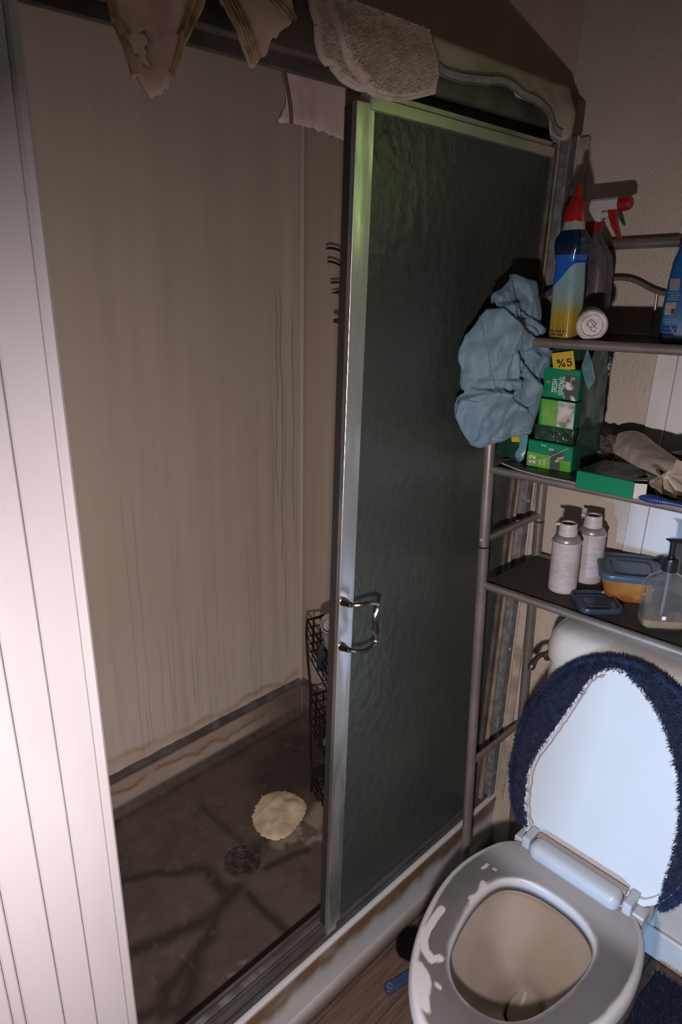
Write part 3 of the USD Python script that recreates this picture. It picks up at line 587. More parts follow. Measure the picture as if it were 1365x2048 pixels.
m_yel = mk('sticker_yellow', (.52, .36, .02), .4); m_prnt = mk('print_white', (.62, .66, .62), .5); m_gold = mk('print_gold', (.25, .20, .08), .5)
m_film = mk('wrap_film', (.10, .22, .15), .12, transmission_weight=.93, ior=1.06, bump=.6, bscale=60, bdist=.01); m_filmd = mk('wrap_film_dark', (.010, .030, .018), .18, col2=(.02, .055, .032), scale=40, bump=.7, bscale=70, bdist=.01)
m_filmb = mk('wrap_blue', (.10, .25, .28), .3, col2=(.06, .15, .17), scale=30)
# the multipack: three soap cartons stacked in torn film.  local frame: fx runs to the right in the photo, fy into the shelf, fz up
fx = np.array([.10, -.995, 0]); fx /= np.linalg.norm(fx); fy = np.array([.995, .10, 0]); fz = np.array([0, .047, .999])
PB = np.array([1.205, .668, shelf_z(1, .64) + .006])
pk = thing('soap_multipack', tuple(PB + fx * .04), 'tall torn multipack of green soap cartons standing behind the blue cloth', 'soap pack')
def pbox(x0, x1, y0, y1, z0, z1, c=.002): return put(chbox(x0, x1, y0, y1, z0, z1, c), PB, fx, fy, fz)
def flat(x0, x1, z0, z1, y=-.0008, c=0): return put(box(x0, x1, y, y + .0006, z0, z1), PB, fx, fy, fz)
def words(t, hgt, x, z, y=-.0016, up=True, bold=False, sq=.66):
    """lettering on the carton front: up = reads from bottom to top"""
    tm_ = meshkit.text_mesh(t, hgt, .0006, bold); tm_.apply_scale([sq, 1, 1])
    return put(tm_, PB + fx * x + fy * (y + .0006) + fz * z, fz if up else fx, -fx if up else fz, -fy)
c1 = part(pk, 'carton', pbox(-.004, .088, 0, .085, 0, .055), m_g1, False, label='lowest carton, lime and green, marked 12 bars')
part(c1, 'lime_panel', flat(-.0035, .045, .002, .030), m_lime, False); part(c1, 'photo_panel', flat(.045, .072, .002, .040), m_photo, False); part(c1, 'lime_panel', flat(.066, .086, .004, .026, -.0012), m_lime, False)
part(c1, 'lettering', words('12', .012, .014, .006, bold=True, sq=.9), m_prnt); part(c1, 'lettering', cat(words('BAR', .0055, .027, .008), words('SOAP', .0055, .036, .008)), m_prnt); part(c1, 'lettering', cat(words('IRISH', .009, .036, .0385, bold=True), words('SPRING', .009, .052, .034, bold=True)) if False else cat(words('I', .009, .034, .046, bold=True), words('S', .009, .050, .040, bold=True)), m_prnt)
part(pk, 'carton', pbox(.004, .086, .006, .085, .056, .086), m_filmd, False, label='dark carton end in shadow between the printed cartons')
c2 = part(pk, 'carton', pbox(.014, .086, -.004, .085, .087, .140), m_g1, False, label='middle carton with lime text panel and silvery picture')
part(c2, 'lime_panel', flat(.020, .052, .090, .139, -.0048), m_lime, False); part(c2, 'photo_panel', flat(.052, .0855, .090, .139, -.0048), m_gleam, False)
part(c2, 'fine_print', cat(*[put(box(0, .030 + .006 * ((k * 7) % 3) / 2, 0, .0008, 0, .0004), PB + fx * (.026 + k * .0042) + fy * (-.0052) + fz * .093, fz, fx, -fy) for k in range(6)]), mk('print_lime', (.30, .52, .16), .5), False, kind='stuff')
c3 = part(pk, 'carton', pbox(.016, .088, 0, .080, .142, .200), m_g1, False, label='upper carton with white brand lettering')
part(c3, 'photo_panel', flat(.060, .0875, .1425, .188, -.0008), m_photo, False)
part(c3, 'lettering', words('IRISH', .0100, .046, .153, bold=True), m_prnt); part(c3, 'lettering', words('SPRING.', .0100, .0595, .149, bold=True), m_prnt); part(c3, 'emblem', put(lathe([(.0001, 0), (.0038, 0), (.0001, .0006)], 6), PB + fx * .027 - fy * .0008 + fz * .172, fx, fz, -fy), m_gold)
c4 = part(pk, 'carton', put(chbox(.0, .066, 0, .07, 0, .06, .002), PB + fx * .018 + fy * .012 + fz * .2, fx + .25 * fz, fy, fz - .25 * fx), m_g2, False, label='topmost dark carton, tilted')
st_ = lambda m_: put(m_, PB + fx * .040 + fy * .003 + fz * .193, fx * .93 - fz * .20, -fx * -.25 + fz * .97, -fy)
part(c4, 'sticker', put(box(0, .042, 0, .034, 0, .0008), PB + fx * .036 + fy * .001 + fz * .192, fx + .22 * fz, fz - .22 * fx, -fy), m_yel, False, label='yellow discount sticker')
part(c4, 'lettering', put(meshkit.text_mesh('%5', .014, .0005, True), PB + fx * .041 + fy * .0002 + fz * .200, fx + .22 * fz, fz - .22 * fx, -fy), m_black)
def filmp(o, a, b, n_, amp, seed, frq=26): return lambda u, w: o + u[:, None] * a + w[:, None] * b + (amp * (meshkit.fbm(np.stack([u * frq, w * frq, u * 0 + seed], 1), 3) - .4))[:, None] * n_
m, _ = sheet([(.0, .04), (.0, .22), (.012, .255), (.05, .268), (.085, .255), (.112, .215), (.105, .12), (.097, .0), (.085, -.01)], filmp(PB + fy * .088, fx, fz, fy, .014, 3), .008, .001); part(pk, 'back_film', m, m_filmd, True, label='dark green wrapping film behind the cartons')
def sidef(u, w): return PB + (u * .18)[:, None] * fx + fx * .094 + u[:, None] * fy + w[:, None] * fz + (.012 * (meshkit.fbm(np.stack([u * 30, w * 22, u * 0 + 8], 1), 3) - .45))[:, None] * fx
m, _ = sheet([(.0, .02), (-.004, .11), (.004, .19), (.03, .235), (.075, .25), (.085, .12), (.08, 0), (.03, -.004)], sidef, .007, .001); part(pk, 'side_film', m, mk('film_edge', (.014, .06, .036), .2, col2=(.007, .028, .018), scale=35), True)
m, _ = sheet([(.0, 0), (.012, .02), (.004, .05), (-.008, .075), (-.016, .04)], filmp(PB + fx * .103 + fy * .004 + fz * .165, fx, fz, -fy, .006, 5), .005, .001); part(pk, 'torn_film', m, m_filmb, True, label='torn blue-green flap of film')
part(pk, 'film_crease', put(tube(curve([(-.002, 0, .014), (.03, -.003, .022), (.06, -.002, .040), (.078, 0, .052)], 14), .0005, 4), PB + fx * .002 - fy * .0022, fx, fy, fz), m_prnt)
# second pack further left, mostly behind the cloth
PB2 = np.array([1.215, .745, shelf_z(1, .73) + .008])
p2 = thing('soap_pack', (1.25, .72, PB2[2]), 'low green soap pack with yellow sticker and blue flap at the middle shelf left end', 'soap pack')
q2 = lambda m_: put(m_, PB2, fx + .15 * fz, fy, fz - .15 * fx)
part(p2, 'carton', q2(chbox(0, .058, 0, .08, 0, .062, .002)), m_g2, False); part(p2, 'sticker', q2(box(.034, .052, -.0012, -.0004, .036, .058)), m_yel, False)
m, _ = sheet([(.046, -.004), (.060, .012), (.066, .062), (.050, .062), (.048, .034), (.040, .018)], lambda u, w: PB2 + u[:, None] * fx + w[:, None] * fz - fy * .004 - (.006 * meshkit.noise(np.stack([u * 60, w * 60, u * 0], 1)))[:, None] * fy, .004, .001); part(p2, 'flap', m, m_filmb, True, label='blue flap of film')
# opened green carton lying at the front
g0 = at(1151, 974, 2, shelf_z(1, .55) + .004); g1 = at(1265, 999, 2, shelf_z(1, .45) + .004)
gx = g1 - g0; gl = np.linalg.norm(gx); gx /= gl; gy = np.cross([0, 0, 1.0], gx); gy = -gy if gy[0] < 0 else gy; gy /= np.linalg.norm(gy); gz = np.cross(gx, gy); gz = gz if gz[2] > 0 else -gz
G = lambda m_: put(m_, g0, gx, gy, gz)
cr = thing('soap_carton', tuple(g0 + gx * gl / 2 + gy * .04), 'opened green soap carton with a torn end lying at the front of the middle shelf', 'carton')
H = .031
part(cr, 'carton', G(cat(chbox(0, gl, 0, .002, 0, H, .0004), chbox(0, gl, 0, .105, 0, .0015, .0004), chbox(0, .0015, 0, .105, 0, H, .0004), chbox(0, gl, .103, .105, 0, H, .0004))), m_g1, False)
tp_ = sg.Polygon([(0, 0), (gl, 0), (gl + .020, .006), (gl + .016, .10), (gl * .5, .108), (0, .108)]).difference(sg.Point(gl + .001, .05).buffer(.011).union(sg.Point(gl - .001, .032).buffer(.009)))
m, _ = sheet(tp_, lambda u, w: g0 + u[:, None] * gx + w[:, None] * gy + (H + .001 + .004 * sm(gl * .9, gl + .02, u))[:, None] * gz, .005, .0012)
tpp = part(cr, 'top_flap', m, m_g2, 30, label='dark green printed top flap with a torn hole')
part(tpp, 'fine_print', cat(*[G(box(.028, .050 + .004 * (k % 2), .018 + k * .010, .0188 + k * .010, H + .0014, H + .0020)) for k in range(6)], *[G(box(.062, .100 - .008 * (k % 3), .018 + k * .011, .0188 + k * .011, H + .0014, H + .0020)) for k in range(6)]), mk('print_dim', (.05, .12, .09), .5), False, kind='stuff')
part(cr, 'end_flap', put(chbox(0, .020, -.001, .001, 0, H - .004, .0004), g0 + gx * gl + gz * .002 + gy * .002, gx * .9 + gy * .45, gy * .9 - gx * .45, gz), mk('card_white', (.55, .50, .47), .7), False, label='pale inside of the end flap')
# crumpled clear film on the carton
def blob(c, r3_, amp, frq, seed, sub=4):
    s = trimesh.creation.icosphere(sub); v = np.array(s.vertices); n_ = 1 + amp * (meshkit.fbm(v * frq + seed, 3) - .5) * 2
    return trimesh.Trimesh(v * n_[:, None] * np.asarray(r3_) + np.asarray(c), s.faces, process=False)
kc = at(1222, 900, 0, 1.275); kz = g0[2] + H
part(None, 'crumpled_film', blob((1.325, .575, shelf_z(1, .575) + .034), (.030, .036, .032), .55, 2.4, 3), m_filmd if False else mk('film_smoky', (.30, .27, .25), .12, transmission_weight=.75, ior=1.15, bump=.8, bscale=90, bdist=.008), 20, label='crumpled clear film ball behind the opened green carton', category='plastic film')
# rolled cream plastic bag
t0, t1 = np.array([1.368, .545, shelf_z(1, .54) + .043]), np.array([1.205, .385, shelf_z(1, .385) + .030])
n = 60; tt = np.linspace(0, 1, n); a = np.linspace(0, 2 * np.pi, 48, endpoint=False); ax = (t1 - t0) / np.linalg.norm(t1 - t0); s1 = np.cross(ax, [0, 0, 1.0]); s1 /= np.linalg.norm(s1); s2 = np.cross(s1, ax); LP = []
for t in tt:
    r_ = (.030 * sm(-.02, .06, np.array([t]))[0] + .010) * (1 - .12 * t); fr = sm(.80, 1.0, np.array([t]))[0]
    rr = r_ * (1 + .16 * (meshkit.fbm(np.stack([np.cos(a) * 1.6, np.sin(a) * 1.6, a * 0 + t * 5], 1), 3) - .5) + fr * .30 * np.sin(a * 9 + 3 * np.sin(a * 2)) * .6)
    LP.append(t0 + (t1 - t0) * t + rr[:, None] * (np.cos(a)[:, None] * s1 * 1.0 + np.sin(a)[:, None] * s2 * .86) + ax * (fr * .012 * np.sin(a * 7))[:, None])
for k in range(3): LP.append(t1 - ax * .012 * (k + 1) + (LP[n - 1] - t1) * (.82 - .25 * k))
m = loft(LP); m.vertices[:, 2] = np.maximum(m.vertices[:, 2], shelf_z(1, .45) + .001 + st * (m.vertices[:, 1] - .45))
part(None, 'rolled_bag', m, mk('cream_plastic', (.50, .42, .36), .45, col2=(.43, .36, .30), scale=20, bump=.4, bscale=60, bdist=.004), 60, label='rolled cream plastic bag with a crumpled open end on the middle shelf', category='bag')
# ribbed blue handle
hb = at(1306, 998, 2, shelf_z(1, .42) + .008); hx_ = np.array([.12, -.99, 0]); hx_ /= np.linalg.norm(hx_); hy_ = np.array([hx_[1] * -1, hx_[0], 0])
rz_ = thing('razor_handle', tuple(hb), 'ribbed blue plastic handle lying beside the cream bag', 'razor handle')
prof = [(.0008, -.030), (.0055, -.024), (.0092, -.010), (.0095, .004), (.007, .018), (.005, .030), (.0044, .06), (.0008, .066)]
part(rz_, 'handle', put(lathe(prof, 20, 1.0, .75), hb, hy_, (0, 0, 1), hx_), mk('razor_blue', (.02, .05, .22), .35))
for k in range(10):
    t = -.022 + k * .0042; r_ = float(np.interp(t, [p_[1] for p_ in prof], [p_[0] for p_ in prof]))
    th = np.linspace(0, 2 * np.pi, 16, endpoint=False); part(rz_, 'rib', tube(hb + np.cos(th)[:, None] * hy_ * r_ + np.sin(th)[:, None] * np.array([0, 0, .75]) * r_ + hx_ * t, .0008, 4, True), mk('razor_rib', (.015, .03, .13), .4))
part(None, 'clear_dome', upright(lathe([(.001, 0), (.032, 0), (.036, .003), (.036, .016), (.031, .034), (.020, .046), (.001, .050)], 30), 1, 1.362, .432, 0), mk('dome_plastic', (.34, .33, .33), .12, transmission_weight=.75, ior=1.2), label='smoky clear plastic dome at the right end of the middle shelf', category='plastic cover')
# ------------------------------------------------------------------ top shelf things
def loft2(secs, n=8):
    return loft([np.column_stack([rrect(a, b, r_, n), np.full(4 * n, z)]) for a, b, r_, z in secs])
m_cl1 = mk('cleaner_navy', (.004, .012, .045), .2, coat_weight=.5); m_cl2 = mk('cleaner_blue', (.008, .10, .48), .18, coat_weight=.6); m_red = mk('red_plastic', (.30, .012, .012), .3); m_neck = mk('neck_white', (.38, .40, .40), .3, transmission_weight=.3)
m_clbody = usdkit.material(stage, '/World/Looks/cleaner_body', {'t': ('texture_coordinate', {}), 's': ('separate_xyz', {}), 'm': ('map_range', {'from_min': 0., 'from_max': .12, 'clamp': True}),
    'r': ('rgb_ramp', {'ramp': [(0, (.28, .17, .012)), (.30, (.36, .24, .02)), (.45, (.30, .26, .09)), (.60, (.22, .31, .32)), (1, (.22, .36, .44))]}), 'p': ('principled_bsdf', {'roughness': .2, 'coat_weight': .5})},
    [('t.object', 's.vector'), ('s.z', 'm.value'), ('m.result', 'r.fac'), ('r.color', 'p.base_color')], surface='p.BSDF')
bx, by = 1.203, .626
bt = thing('toilet_cleaner_bottle', (bx, by, shelf_z(2, by)), 'blue and yellow cleaner bottle with red flip cap at the left of the top shelf', 'cleaner bottle')
BU = lambda m_: upright(m_, 2, bx, by, math.radians(-12))
body_secs = [(.019, .0225, .010, 0), (.0205, .0245, .011, .004), (.0205, .0245, .011, .09), (.0195, .0235, .011, .113), (.0195, .0225, .011, .134), (.0205, .0265, .011, .158), (.0200, .0270, .011, .170), (.0165, .0200, .011, .184), (.016, .0185, .011, .187)]
prof_f = [PchipInterpolator([s_[3] for s_ in body_secs], [s_[k] for s_ in body_secs]) for k in range(3)]
def band(za, zb, grow=0., n=20, cut=None):
    zs = np.linspace(za, zb, n); return loft([np.column_stack([rrect(prof_f[0](z) + grow, prof_f[1](z) + grow, min(prof_f[2](z), prof_f[0](z)) ), np.full(32, z)]) for z in zs])
part(bt, 'body', BU(band(0, .187, 0, 40)), m_clbody, 45, label='body fading from yellow up to pale blue')
ws = band(.088, .152, .0006, 28); vv = ws.vertices; low_ = .110 + (-vv[:, 1]) * 1.0; vv[:, 2] = np.maximum(vv[:, 2], np.minimum(low_, .148)); 
part(bt, 'sleeve', BU(ws), m_cl2, 45, label='bright blue shrink sleeve with a slanting edge'); part(bt, 'sleeve', BU(band(.146, .1862, .0009, 16)), m_cl1, 45, label='navy shoulder of the sleeve')
part(bt, 'neck', BU(loft2([(.016, .0185, .013, .1868), (.0152, .0185, .013, .194), (.0148, .0172, .013, .203)])), m_neck)
cp = part(bt, 'cap', BU(loft2([(.0170, .0192, .015, .2000), (.0174, .0196, .015, .203), (.0160, .0178, .014, .216), (.0118, .0140, .011, .230), (.0090, .0110, .008, .2355), (.0085, .0100, .008, .237)])), m_red); part(cp, 'nozzle', BU(move(loft2([(.0065, .0080, .006, .236), (.0050, .0062, .0045, .243), (.0038, .0046, .0034, .256), (.0032, .0038, .0030, .259)]), (0, -.003, 0))), m_red)
for j in range(2): part(bt, 'ridge_line', BU(chbox(-.0211, -.0203, -.008 + j * .013, -.0068 + j * .013, .02, .085, .0002)), mk('ridge_pale', (.25, .26, .14), .3))
m_blk = mk('bottle_print', (.02, .02, .03), .5)
part(bt, 'print', BU(cat(*[put(meshkit.text_mesh(t_, .0042, .0005, True), (-.0247, .018 - .0 * k, .014 - k * .007), (0, -1, 0), (0, 0, 1), (-1, 0, 0)) for k, t_ in enumerate(('xo:o8', 'oxo'))])) if False else BU(cat(*[box(-.0211, -.0204, -.016 + .0040 * k, -.0138 + .0040 * k, .008 + .006 * j, .0115 + .006 * j) for k in range(8) for j in range(2) if (k * 3 + j * 5) % 4])), m_blk, False, kind='stuff')
sx_, sy_ = 1.325, .650
sb = thing('spray_bottle', (sx_, sy_, shelf_z(2, sy_)), 'spray bottle with white and red trigger head, behind the toilet cleaner', 'spray bottle')
SU = lambda m_: upright(m_, 2, sx_, sy_, math.radians(-90))
m_sbody = mk('spray_body', (.16, .13, .16), .3, transmission_weight=.35, col2=(.08, .06, .08), scale=30); m_sw = mk('spray_white', (.50, .46, .46), .35)
part(sb, 'body', SU(loft2([(.040, .026, .02, 0), (.042, .028, .02, .004), (.042, .028, .02, .12), (.036, .026, .02, .15), (.018, .016, .013, .178), (.014, .014, .0135, .186), (.014, .014, .0135, .192)])), m_sbody, 45)
part(sb, 'collar', SU(lathe([(.001, .190), (.0165, .190), (.0155, .206), (.010, .209), (.001, .209)], 24)), m_red)
hd = part(sb, 'trigger_head', SU(cat(chbox(-.022, .048, -.0095, .0095, .226, .247, .004), chbox(-.012, .014, -.008, .008, .205, .230, .003), chbox(.008, .028, -.007, .007, .213, .224, .003))), m_sw, label='white trigger head')
part(hd, 'nozzle', SU(put(lathe([(.001, 0), (.0125, 0), (.0135, .004), (.0125, .018), (.010, .022), (.001, .022)], 8), (.046, 0, .236), (0, 1, 0), (0, 0, 1), (1, 0, 0))), m_red)
part(hd, 'trigger', SU(loft([np.array([(c_[0] - w_, -.006, c_[1]), (c_[0] + w_, -.006, c_[1]), (c_[0] + w_, .006, c_[1]), (c_[0] - w_, .006, c_[1])]) for c_, w_ in (((.034, .229), .0075), ((.036, .215), .0065), ((.041, .200), .005), ((.048, .186), .0035), ((.054, .175), .002))])), m_red, label='red trigger lever')
# white bottle lying on its side
rc = np.array([1.185, .567, shelf_z(2, .567) + .0275])
wb = thing('lying_bottle', (1.23, .567, shelf_z(2, .567)), 'round white bottle lying on its side, scuffed base facing out on the top shelf', 'bottle')
LB = lambda m_: put(m_, rc, (-.47, .88, 0), (0, 0, 1), (.88, .47, 0))
m_wb = mk('white_plastic_scuffed', (.52, .47, .47), .45, col2=(.38, .33, .33), scale=40, lo=.5, hi=.7)
part(wb, 'body', LB(lathe([(.001, .004), (.017, .004), (.0185, .001), (.0235, 0), (.0265, .003), (.0272, .01), (.0272, .105), (.022, .118), (.013, .123), (.013, .14), (.001, .14)], 40)), m_wb)
th = np.linspace(0, 2 * np.pi, 36, endpoint=False)
part(wb, 'base_ring', LB(tube(np.stack([.0188 * np.cos(th), .0188 * np.sin(th), th * 0 + .0022], 1), .0011, 5, True)), mk('scuff_dark', (.10, .09, .095), .7, col2=(.4, .36, .36), scale=90, lo=.4, hi=.6), label='grimy ring in the base')
part(wb, 'base_mark', LB(cat(*[tube(curve([(.009 * math.cos(k) , .009 * math.sin(k * 1.7), .0035), (.006 * math.cos(k + 1), .010 * math.sin(k + 2), .0033), (.010 * math.cos(k + 2.4), .006 * math.sin(k + 3), .0035)], 10), .0006, 4) for k in (0, 1.3, 2.6, 3.9)])), mk('mark_grey', (.2, .19, .2), .6))
# second blue cleaner bottle at the right edge
cx_, cy_ = 1.262, .434
bb = thing('cleaner_bottle', (cx_, cy_, shelf_z(2, cy_)), 'blue cleaner bottle with small picture panels at the right end of the top shelf', 'cleaner bottle')
CU = lambda m_: upright(m_, 2, cx_, cy_, math.radians(-12))
sec2 = [(.028, .036, .015, 0), (.030, .038, .016, .004), (.030, .038, .016, .06), (.029, .034, .016, .10), (.028, .031, .016, .13), (.023, .022, .016, .16), (.017, .0165, .015, .178), (.015, .015, .0145, .185), (.015, .015, .0145, .196)]
part(bb, 'body', CU(loft2(sec2)), mk('bottle_blue', (.006, .085, .26), .2, coat_weight=.5, col2=(.008, .11, .33), scale=14), 45)
part(bb, 'cap', CU(lathe([(.001, .194), (.017, .194), (.016, .216), (.012, .219), (.001, .219)], 22)), m_red)
yy = lambda y: -y
pn = part(bb, 'picture_panel', CU(box(-.0312, -.0304, .004, .022, .085, .104)), mk('panel_grey', (.16, .17, .18), .5, col2=(.24, .22, .2), scale=90), False); part(bb, 'picture_panel', CU(box(-.0312, -.0304, .006, .025, .046, .066)), mk('panel_tan', (.22, .19, .17), .5, col2=(.3, .27, .25), scale=90), False); part(bb, 'picture_spot', CU(box(-.0316, -.0311, .0075, .013, .048, .056)), mk('spot_brown', (.09, .02, .012), .5), False)
part(bb, 'fine_print', CU(cat(*[box(-.0311, -.0305, .002 + .002 * (k % 2), .024 - .003 * (k % 3), .070 + k * .0037, .0712 + k * .0037) for k in range(4)], *[box(-.0311, -.0305, -.004 + .002 * (k % 2), .026, .034 + k * .004, .0352 + k * .004) for k in range(2)])), mk('print_pale', (.2, .3, .4), .5), False, kind='stuff')
part(bb, 'dark_print', CU(cat(*[box(-.0311, -.0305, .000 + .0045 * k, .0034 + .0045 * k, .012 + .006 * j, .0165 + .006 * j) for k in range(6) for j in range(3) if (k * 2 + j * 3) % 5])), mk('print_navy', (.004, .02, .16), .4), False, kind='stuff')

# ------------------------------------------------------------------ blue vinyl cloth over the front pole
cn = np.array([-.50, -.86, .10]); cn /= np.linalg.norm(cn); c0 = np.array([1.140, .722, 1.40])
ce1 = np.cross([0, 0, 1.0], -cn); ce1 /= np.linalg.norm(ce1); ce1 = -ce1 if np.dot(ce1, CAM[0]) < 0 else ce1; ce2 = np.cross(ce1, cn); ce2 = -ce2 if ce2[2] < 0 else ce2
def uvp(px, py): d = at_plane(px, py, c0, cn) - c0; return np.array([d @ ce1, d @ ce2])
zq = lambda a, b: uvp(880 + a / 5.25, 530 + b / 5.25)
outl = [zq(*p_) for p_ in [(735, 100), (790, 95), (900, 150), (1010, 170), (1035, 300), (1055, 470), (1050, 620), (1090, 740), (1135, 860), (1135, 1090), (1100, 1150), (1095, 1330), (1020, 1540), (940, 1700), (910, 1760), (840, 1775), (740, 1800), (580, 1850), (420, 1920), (330, 1890), (210, 1720), (150, 1600), (145, 1480), (185, 1360), (230, 1330), (200, 1270), (215, 1090), (180, 1000), (190, 900), (250, 740), (300, 700), (400, 540), (440, 470), (540, 462), (530, 300), (620, 255), (700, 170)]]
creases = [([(735, 130), (735, 300), (700, 600), (760, 900), (740, 1080)], .008, -.011), ([(560, 470), (650, 600), (640, 800), (560, 1050), (500, 1280)], .012, .020), ([(400, 720), (400, 950), (450, 1230)], .008, -.007),
           ([(480, 560), (470, 900), (490, 1200)], .012, .010), ([(810, 510), (930, 570), (1030, 640)], .005, -.014), ([(760, 660), (860, 640), (930, 690), (1000, 820), (1090, 880)], .005, -.016), ([(780, 760), (900, 720), (850, 900), (950, 980)], .014, .014),
           ([(770, 1030), (880, 1160), (990, 1270)], .005, -.018), ([(900, 960), (1000, 950), (1080, 1060)], .008, .012), ([(1000, 1020), (960, 1200), (880, 1400), (740, 1500)], .010, .014), ([(420, 1300), (520, 1310)], .006, -.020), ([(210, 1390), (320, 1410), (400, 1310)], .005, -.014),
           ([(570, 1330), (680, 1420), (760, 1470)], .005, -.018), ([(540, 1380), (600, 1260), (700, 1290)], .009, .014), ([(680, 680), (690, 1100)], .012, -.016), ([(640, 1190), (690, 1190)], .006, -.014), ([(430, 1400), (340, 1620), (350, 1800)], .010, .007), ([(640, 1500), (600, 1800)], .010, .006), ([(560, 480), (590, 520)], .005, -.018), ([(570, 340), (640, 280)], .006, .012), ([(550, 430), (640, 410)], .005, -.012), ([(640, 1790), (760, 1750), (850, 1735)], .006, -.01), ([(960, 1250), (930, 1500), (880, 1650)], .012, .009), ([(1090, 760), (1010, 800)], .008, -.012)]
CP = sg.Polygon(outl)
def cfold(u, w):
    q = np.stack([u, w], 1); B_ = CP.exterior; e = shapely.distance(shapely.points(q), B_)
    n1 = meshkit.fbm(np.stack([u * 30 + w * 8, w * 9 - u * 5, u * 0 + 2], 1), 3) - .5; n2 = np.abs(meshkit.fbm(np.stack([u * 34 - w * 22 + 9, w * 20 + u * 16, u * 0 + 7], 1), 2) - .5)
    d = .024 * np.clip(e / .045, 0, 1) ** .8 + .022 * n1 + .018 * n2
    for ln, wd, am in creases:
        dd = polydist(q, [zq(*p_) for p_ in ln]); 
        l0 = np.array([zq(*p_) for p_ in ln]); ax_ = l0[-1] - l0[0]; dd = polydist(q + .0035 * (np.stack([meshkit.fbm(np.stack([u * 45, w * 45, u * 0 + 3], 1), 2), meshkit.fbm(np.stack([u * 45, w * 45, u * 0 + 13], 1), 2)], 1) - .5), [tuple(p_) for p_ in l0]); sd = np.sign(ax_[0] * (w - l0[0][1]) - ax_[1] * (u - l0[0][0])) * (1 if ax_[0] > 0 else -1)
        if am > 0: d = d + am * .8 * np.exp(-dd / wd)
        else: d = d - am * 1.15 * np.exp(-dd / (wd * 3)) * sm(-.0055, .0045, -dd * sd) + am * .25 * np.exp(-dd / wd)
    return d
front = lambda u, w: c0 + u[:, None] * ce1 + w[:, None] * ce2 + cfold(u, w)[:, None] * cn
backp = lambda u, w: c0 + u[:, None] * ce1 + w[:, None] * ce2 - (.026 * np.sqrt(np.clip(shapely.distance(shapely.points(np.stack([u, w], 1)), CP.exterior) / .05, 0, 1)))[:, None] * cn
m_vinyl = mk('vinyl_blue', (.155, .245, .315), .6, col2=(.13, .21, .275), scale=14, sheen_weight=.15)
vc = thing('vinyl_cloth', (1.15, .735, 1.26), 'crumpled grey-blue vinyl cloth hooked over the front corner pole of the shelf unit', 'cloth')
m, _ = sheet(CP, front, .0022, .0016); part(vc, 'front_layer', m, m_vinyl, True)
m, _ = sheet(CP.buffer(-.006), backp, .008, .0016); part(vc, 'back_layer', m, m_vinyl, True)

# ================================================================== toilet
m_porc = mk('porcelain', (.62, .585, .57), .16, col2=(.57, .53, .50), scale=6, coat_weight=.3)
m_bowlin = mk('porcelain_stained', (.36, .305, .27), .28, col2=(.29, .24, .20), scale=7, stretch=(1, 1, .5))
m_seat = mk('seat_worn', (1, 1, 1), .38, attr=True, bump=.06, bscale=120)
m_lid = mk('seat_white', (.53, .545, .565), .30, col2=(.51, .525, .54), scale=5)
m_hinge = mk('hinge_grey', (.40, .42, .45), .35)
CYT = .392
def outline(pts, n=120):
    X = np.array([p_[0] for p_ in pts]); Hh = np.array([p_[1] for p_ in pts]); full = np.vstack([np.column_stack([X, CYT + Hh]), np.column_stack([X[-2:0:-1], CYT - Hh[-2:0:-1]])])
    dd = np.r_[0, np.cumsum(np.linalg.norm(np.diff(np.vstack([full, full[:1]]), axis=0), axis=1))]
    c_ = curve(full, 400, True); L_ = np.r_[0, np.cumsum(np.linalg.norm(np.diff(np.vstack([c_, c_[:1]]), axis=0), axis=1))]; cc_ = np.vstack([c_, c_[:1]]); s_ = np.linspace(0, L_[-1], n, endpoint=False)
    return np.column_stack([np.interp(s_, L_, cc_[:, 0]), np.interp(s_, L_, cc_[:, 1])])
SO = outline([(.634, 0), (.643, .038), (.672, .080), (.715, .117), (.78, .152), (.855, .176), (.944, .187), (1.031, .174), (1.085, .150), (1.110, .118), (1.118, .06), (1.118, 0)], 300)
SI = outline([(.737, 0), (.743, .032), (.768, .066), (.83, .094), (.90, .107), (.95, .107), (.99, .095), (1.018, .060), (1.028, 0)], 300)
def scale_about(o, k, c=None): c = o.mean(0) if c is None else c; return c + (o - c) * k
def inset(o, d):
    t = np.roll(o, -1, 0) - np.roll(o, 1, 0); t /= np.linalg.norm(t, axis=1, keepdims=True); nrm = np.column_stack([-t[:, 1], t[:, 0]])
    s_ = np.sign(np.sum(nrm * (o.mean(0) - o), 1).mean()); return o + nrm * d * s_
def blob_(c):
    s_ = trimesh.creation.icosphere(2); v_ = np.array(s_.vertices) * [.011, .006, .0006]; v_[:, 1] += .35 * v_[:, 0] + .003 * np.sin(v_[:, 0] * 400); return trimesh.Trimesh(v_, s_.faces, process=False)
toilet = thing('toilet', (1.0, CYT, 0), 'white toilet with dirty worn seat, its lid raised', 'toilet')
Z3 = lambda o, z: np.column_stack([o, np.full(len(o), z)])
RO = inset(SO, .010); RI = inset(SI, -.006)
foot = lambda k, dx: scale_about(RO, k, np.array([.95, CYT])) + [dx, 0]
part(toilet, 'bowl', loft([Z3(foot(np.array([.80, .62]), .03), 0), Z3(foot(np.array([.80, .62]), .03), .02), Z3(foot(np.array([.74, .58]), .03), .05), Z3(foot(np.array([.72, .58]), .02), .14), Z3(foot(np.array([.80, .72]), .01), .22), Z3(foot(np.array([.92, .90]), 0), .30), Z3(foot(.985, 0), .355), Z3(RO, .366), Z3(RO, .386), Z3(inset(RO, .006), .392), Z3(inset(RO, .03), .3935),
     Z3(inset(RI, -.012), .3935), Z3(RI, .392), Z3(inset(RI, -.006), .378)], True, False), m_porc, 50)
IC = RI.mean(0)
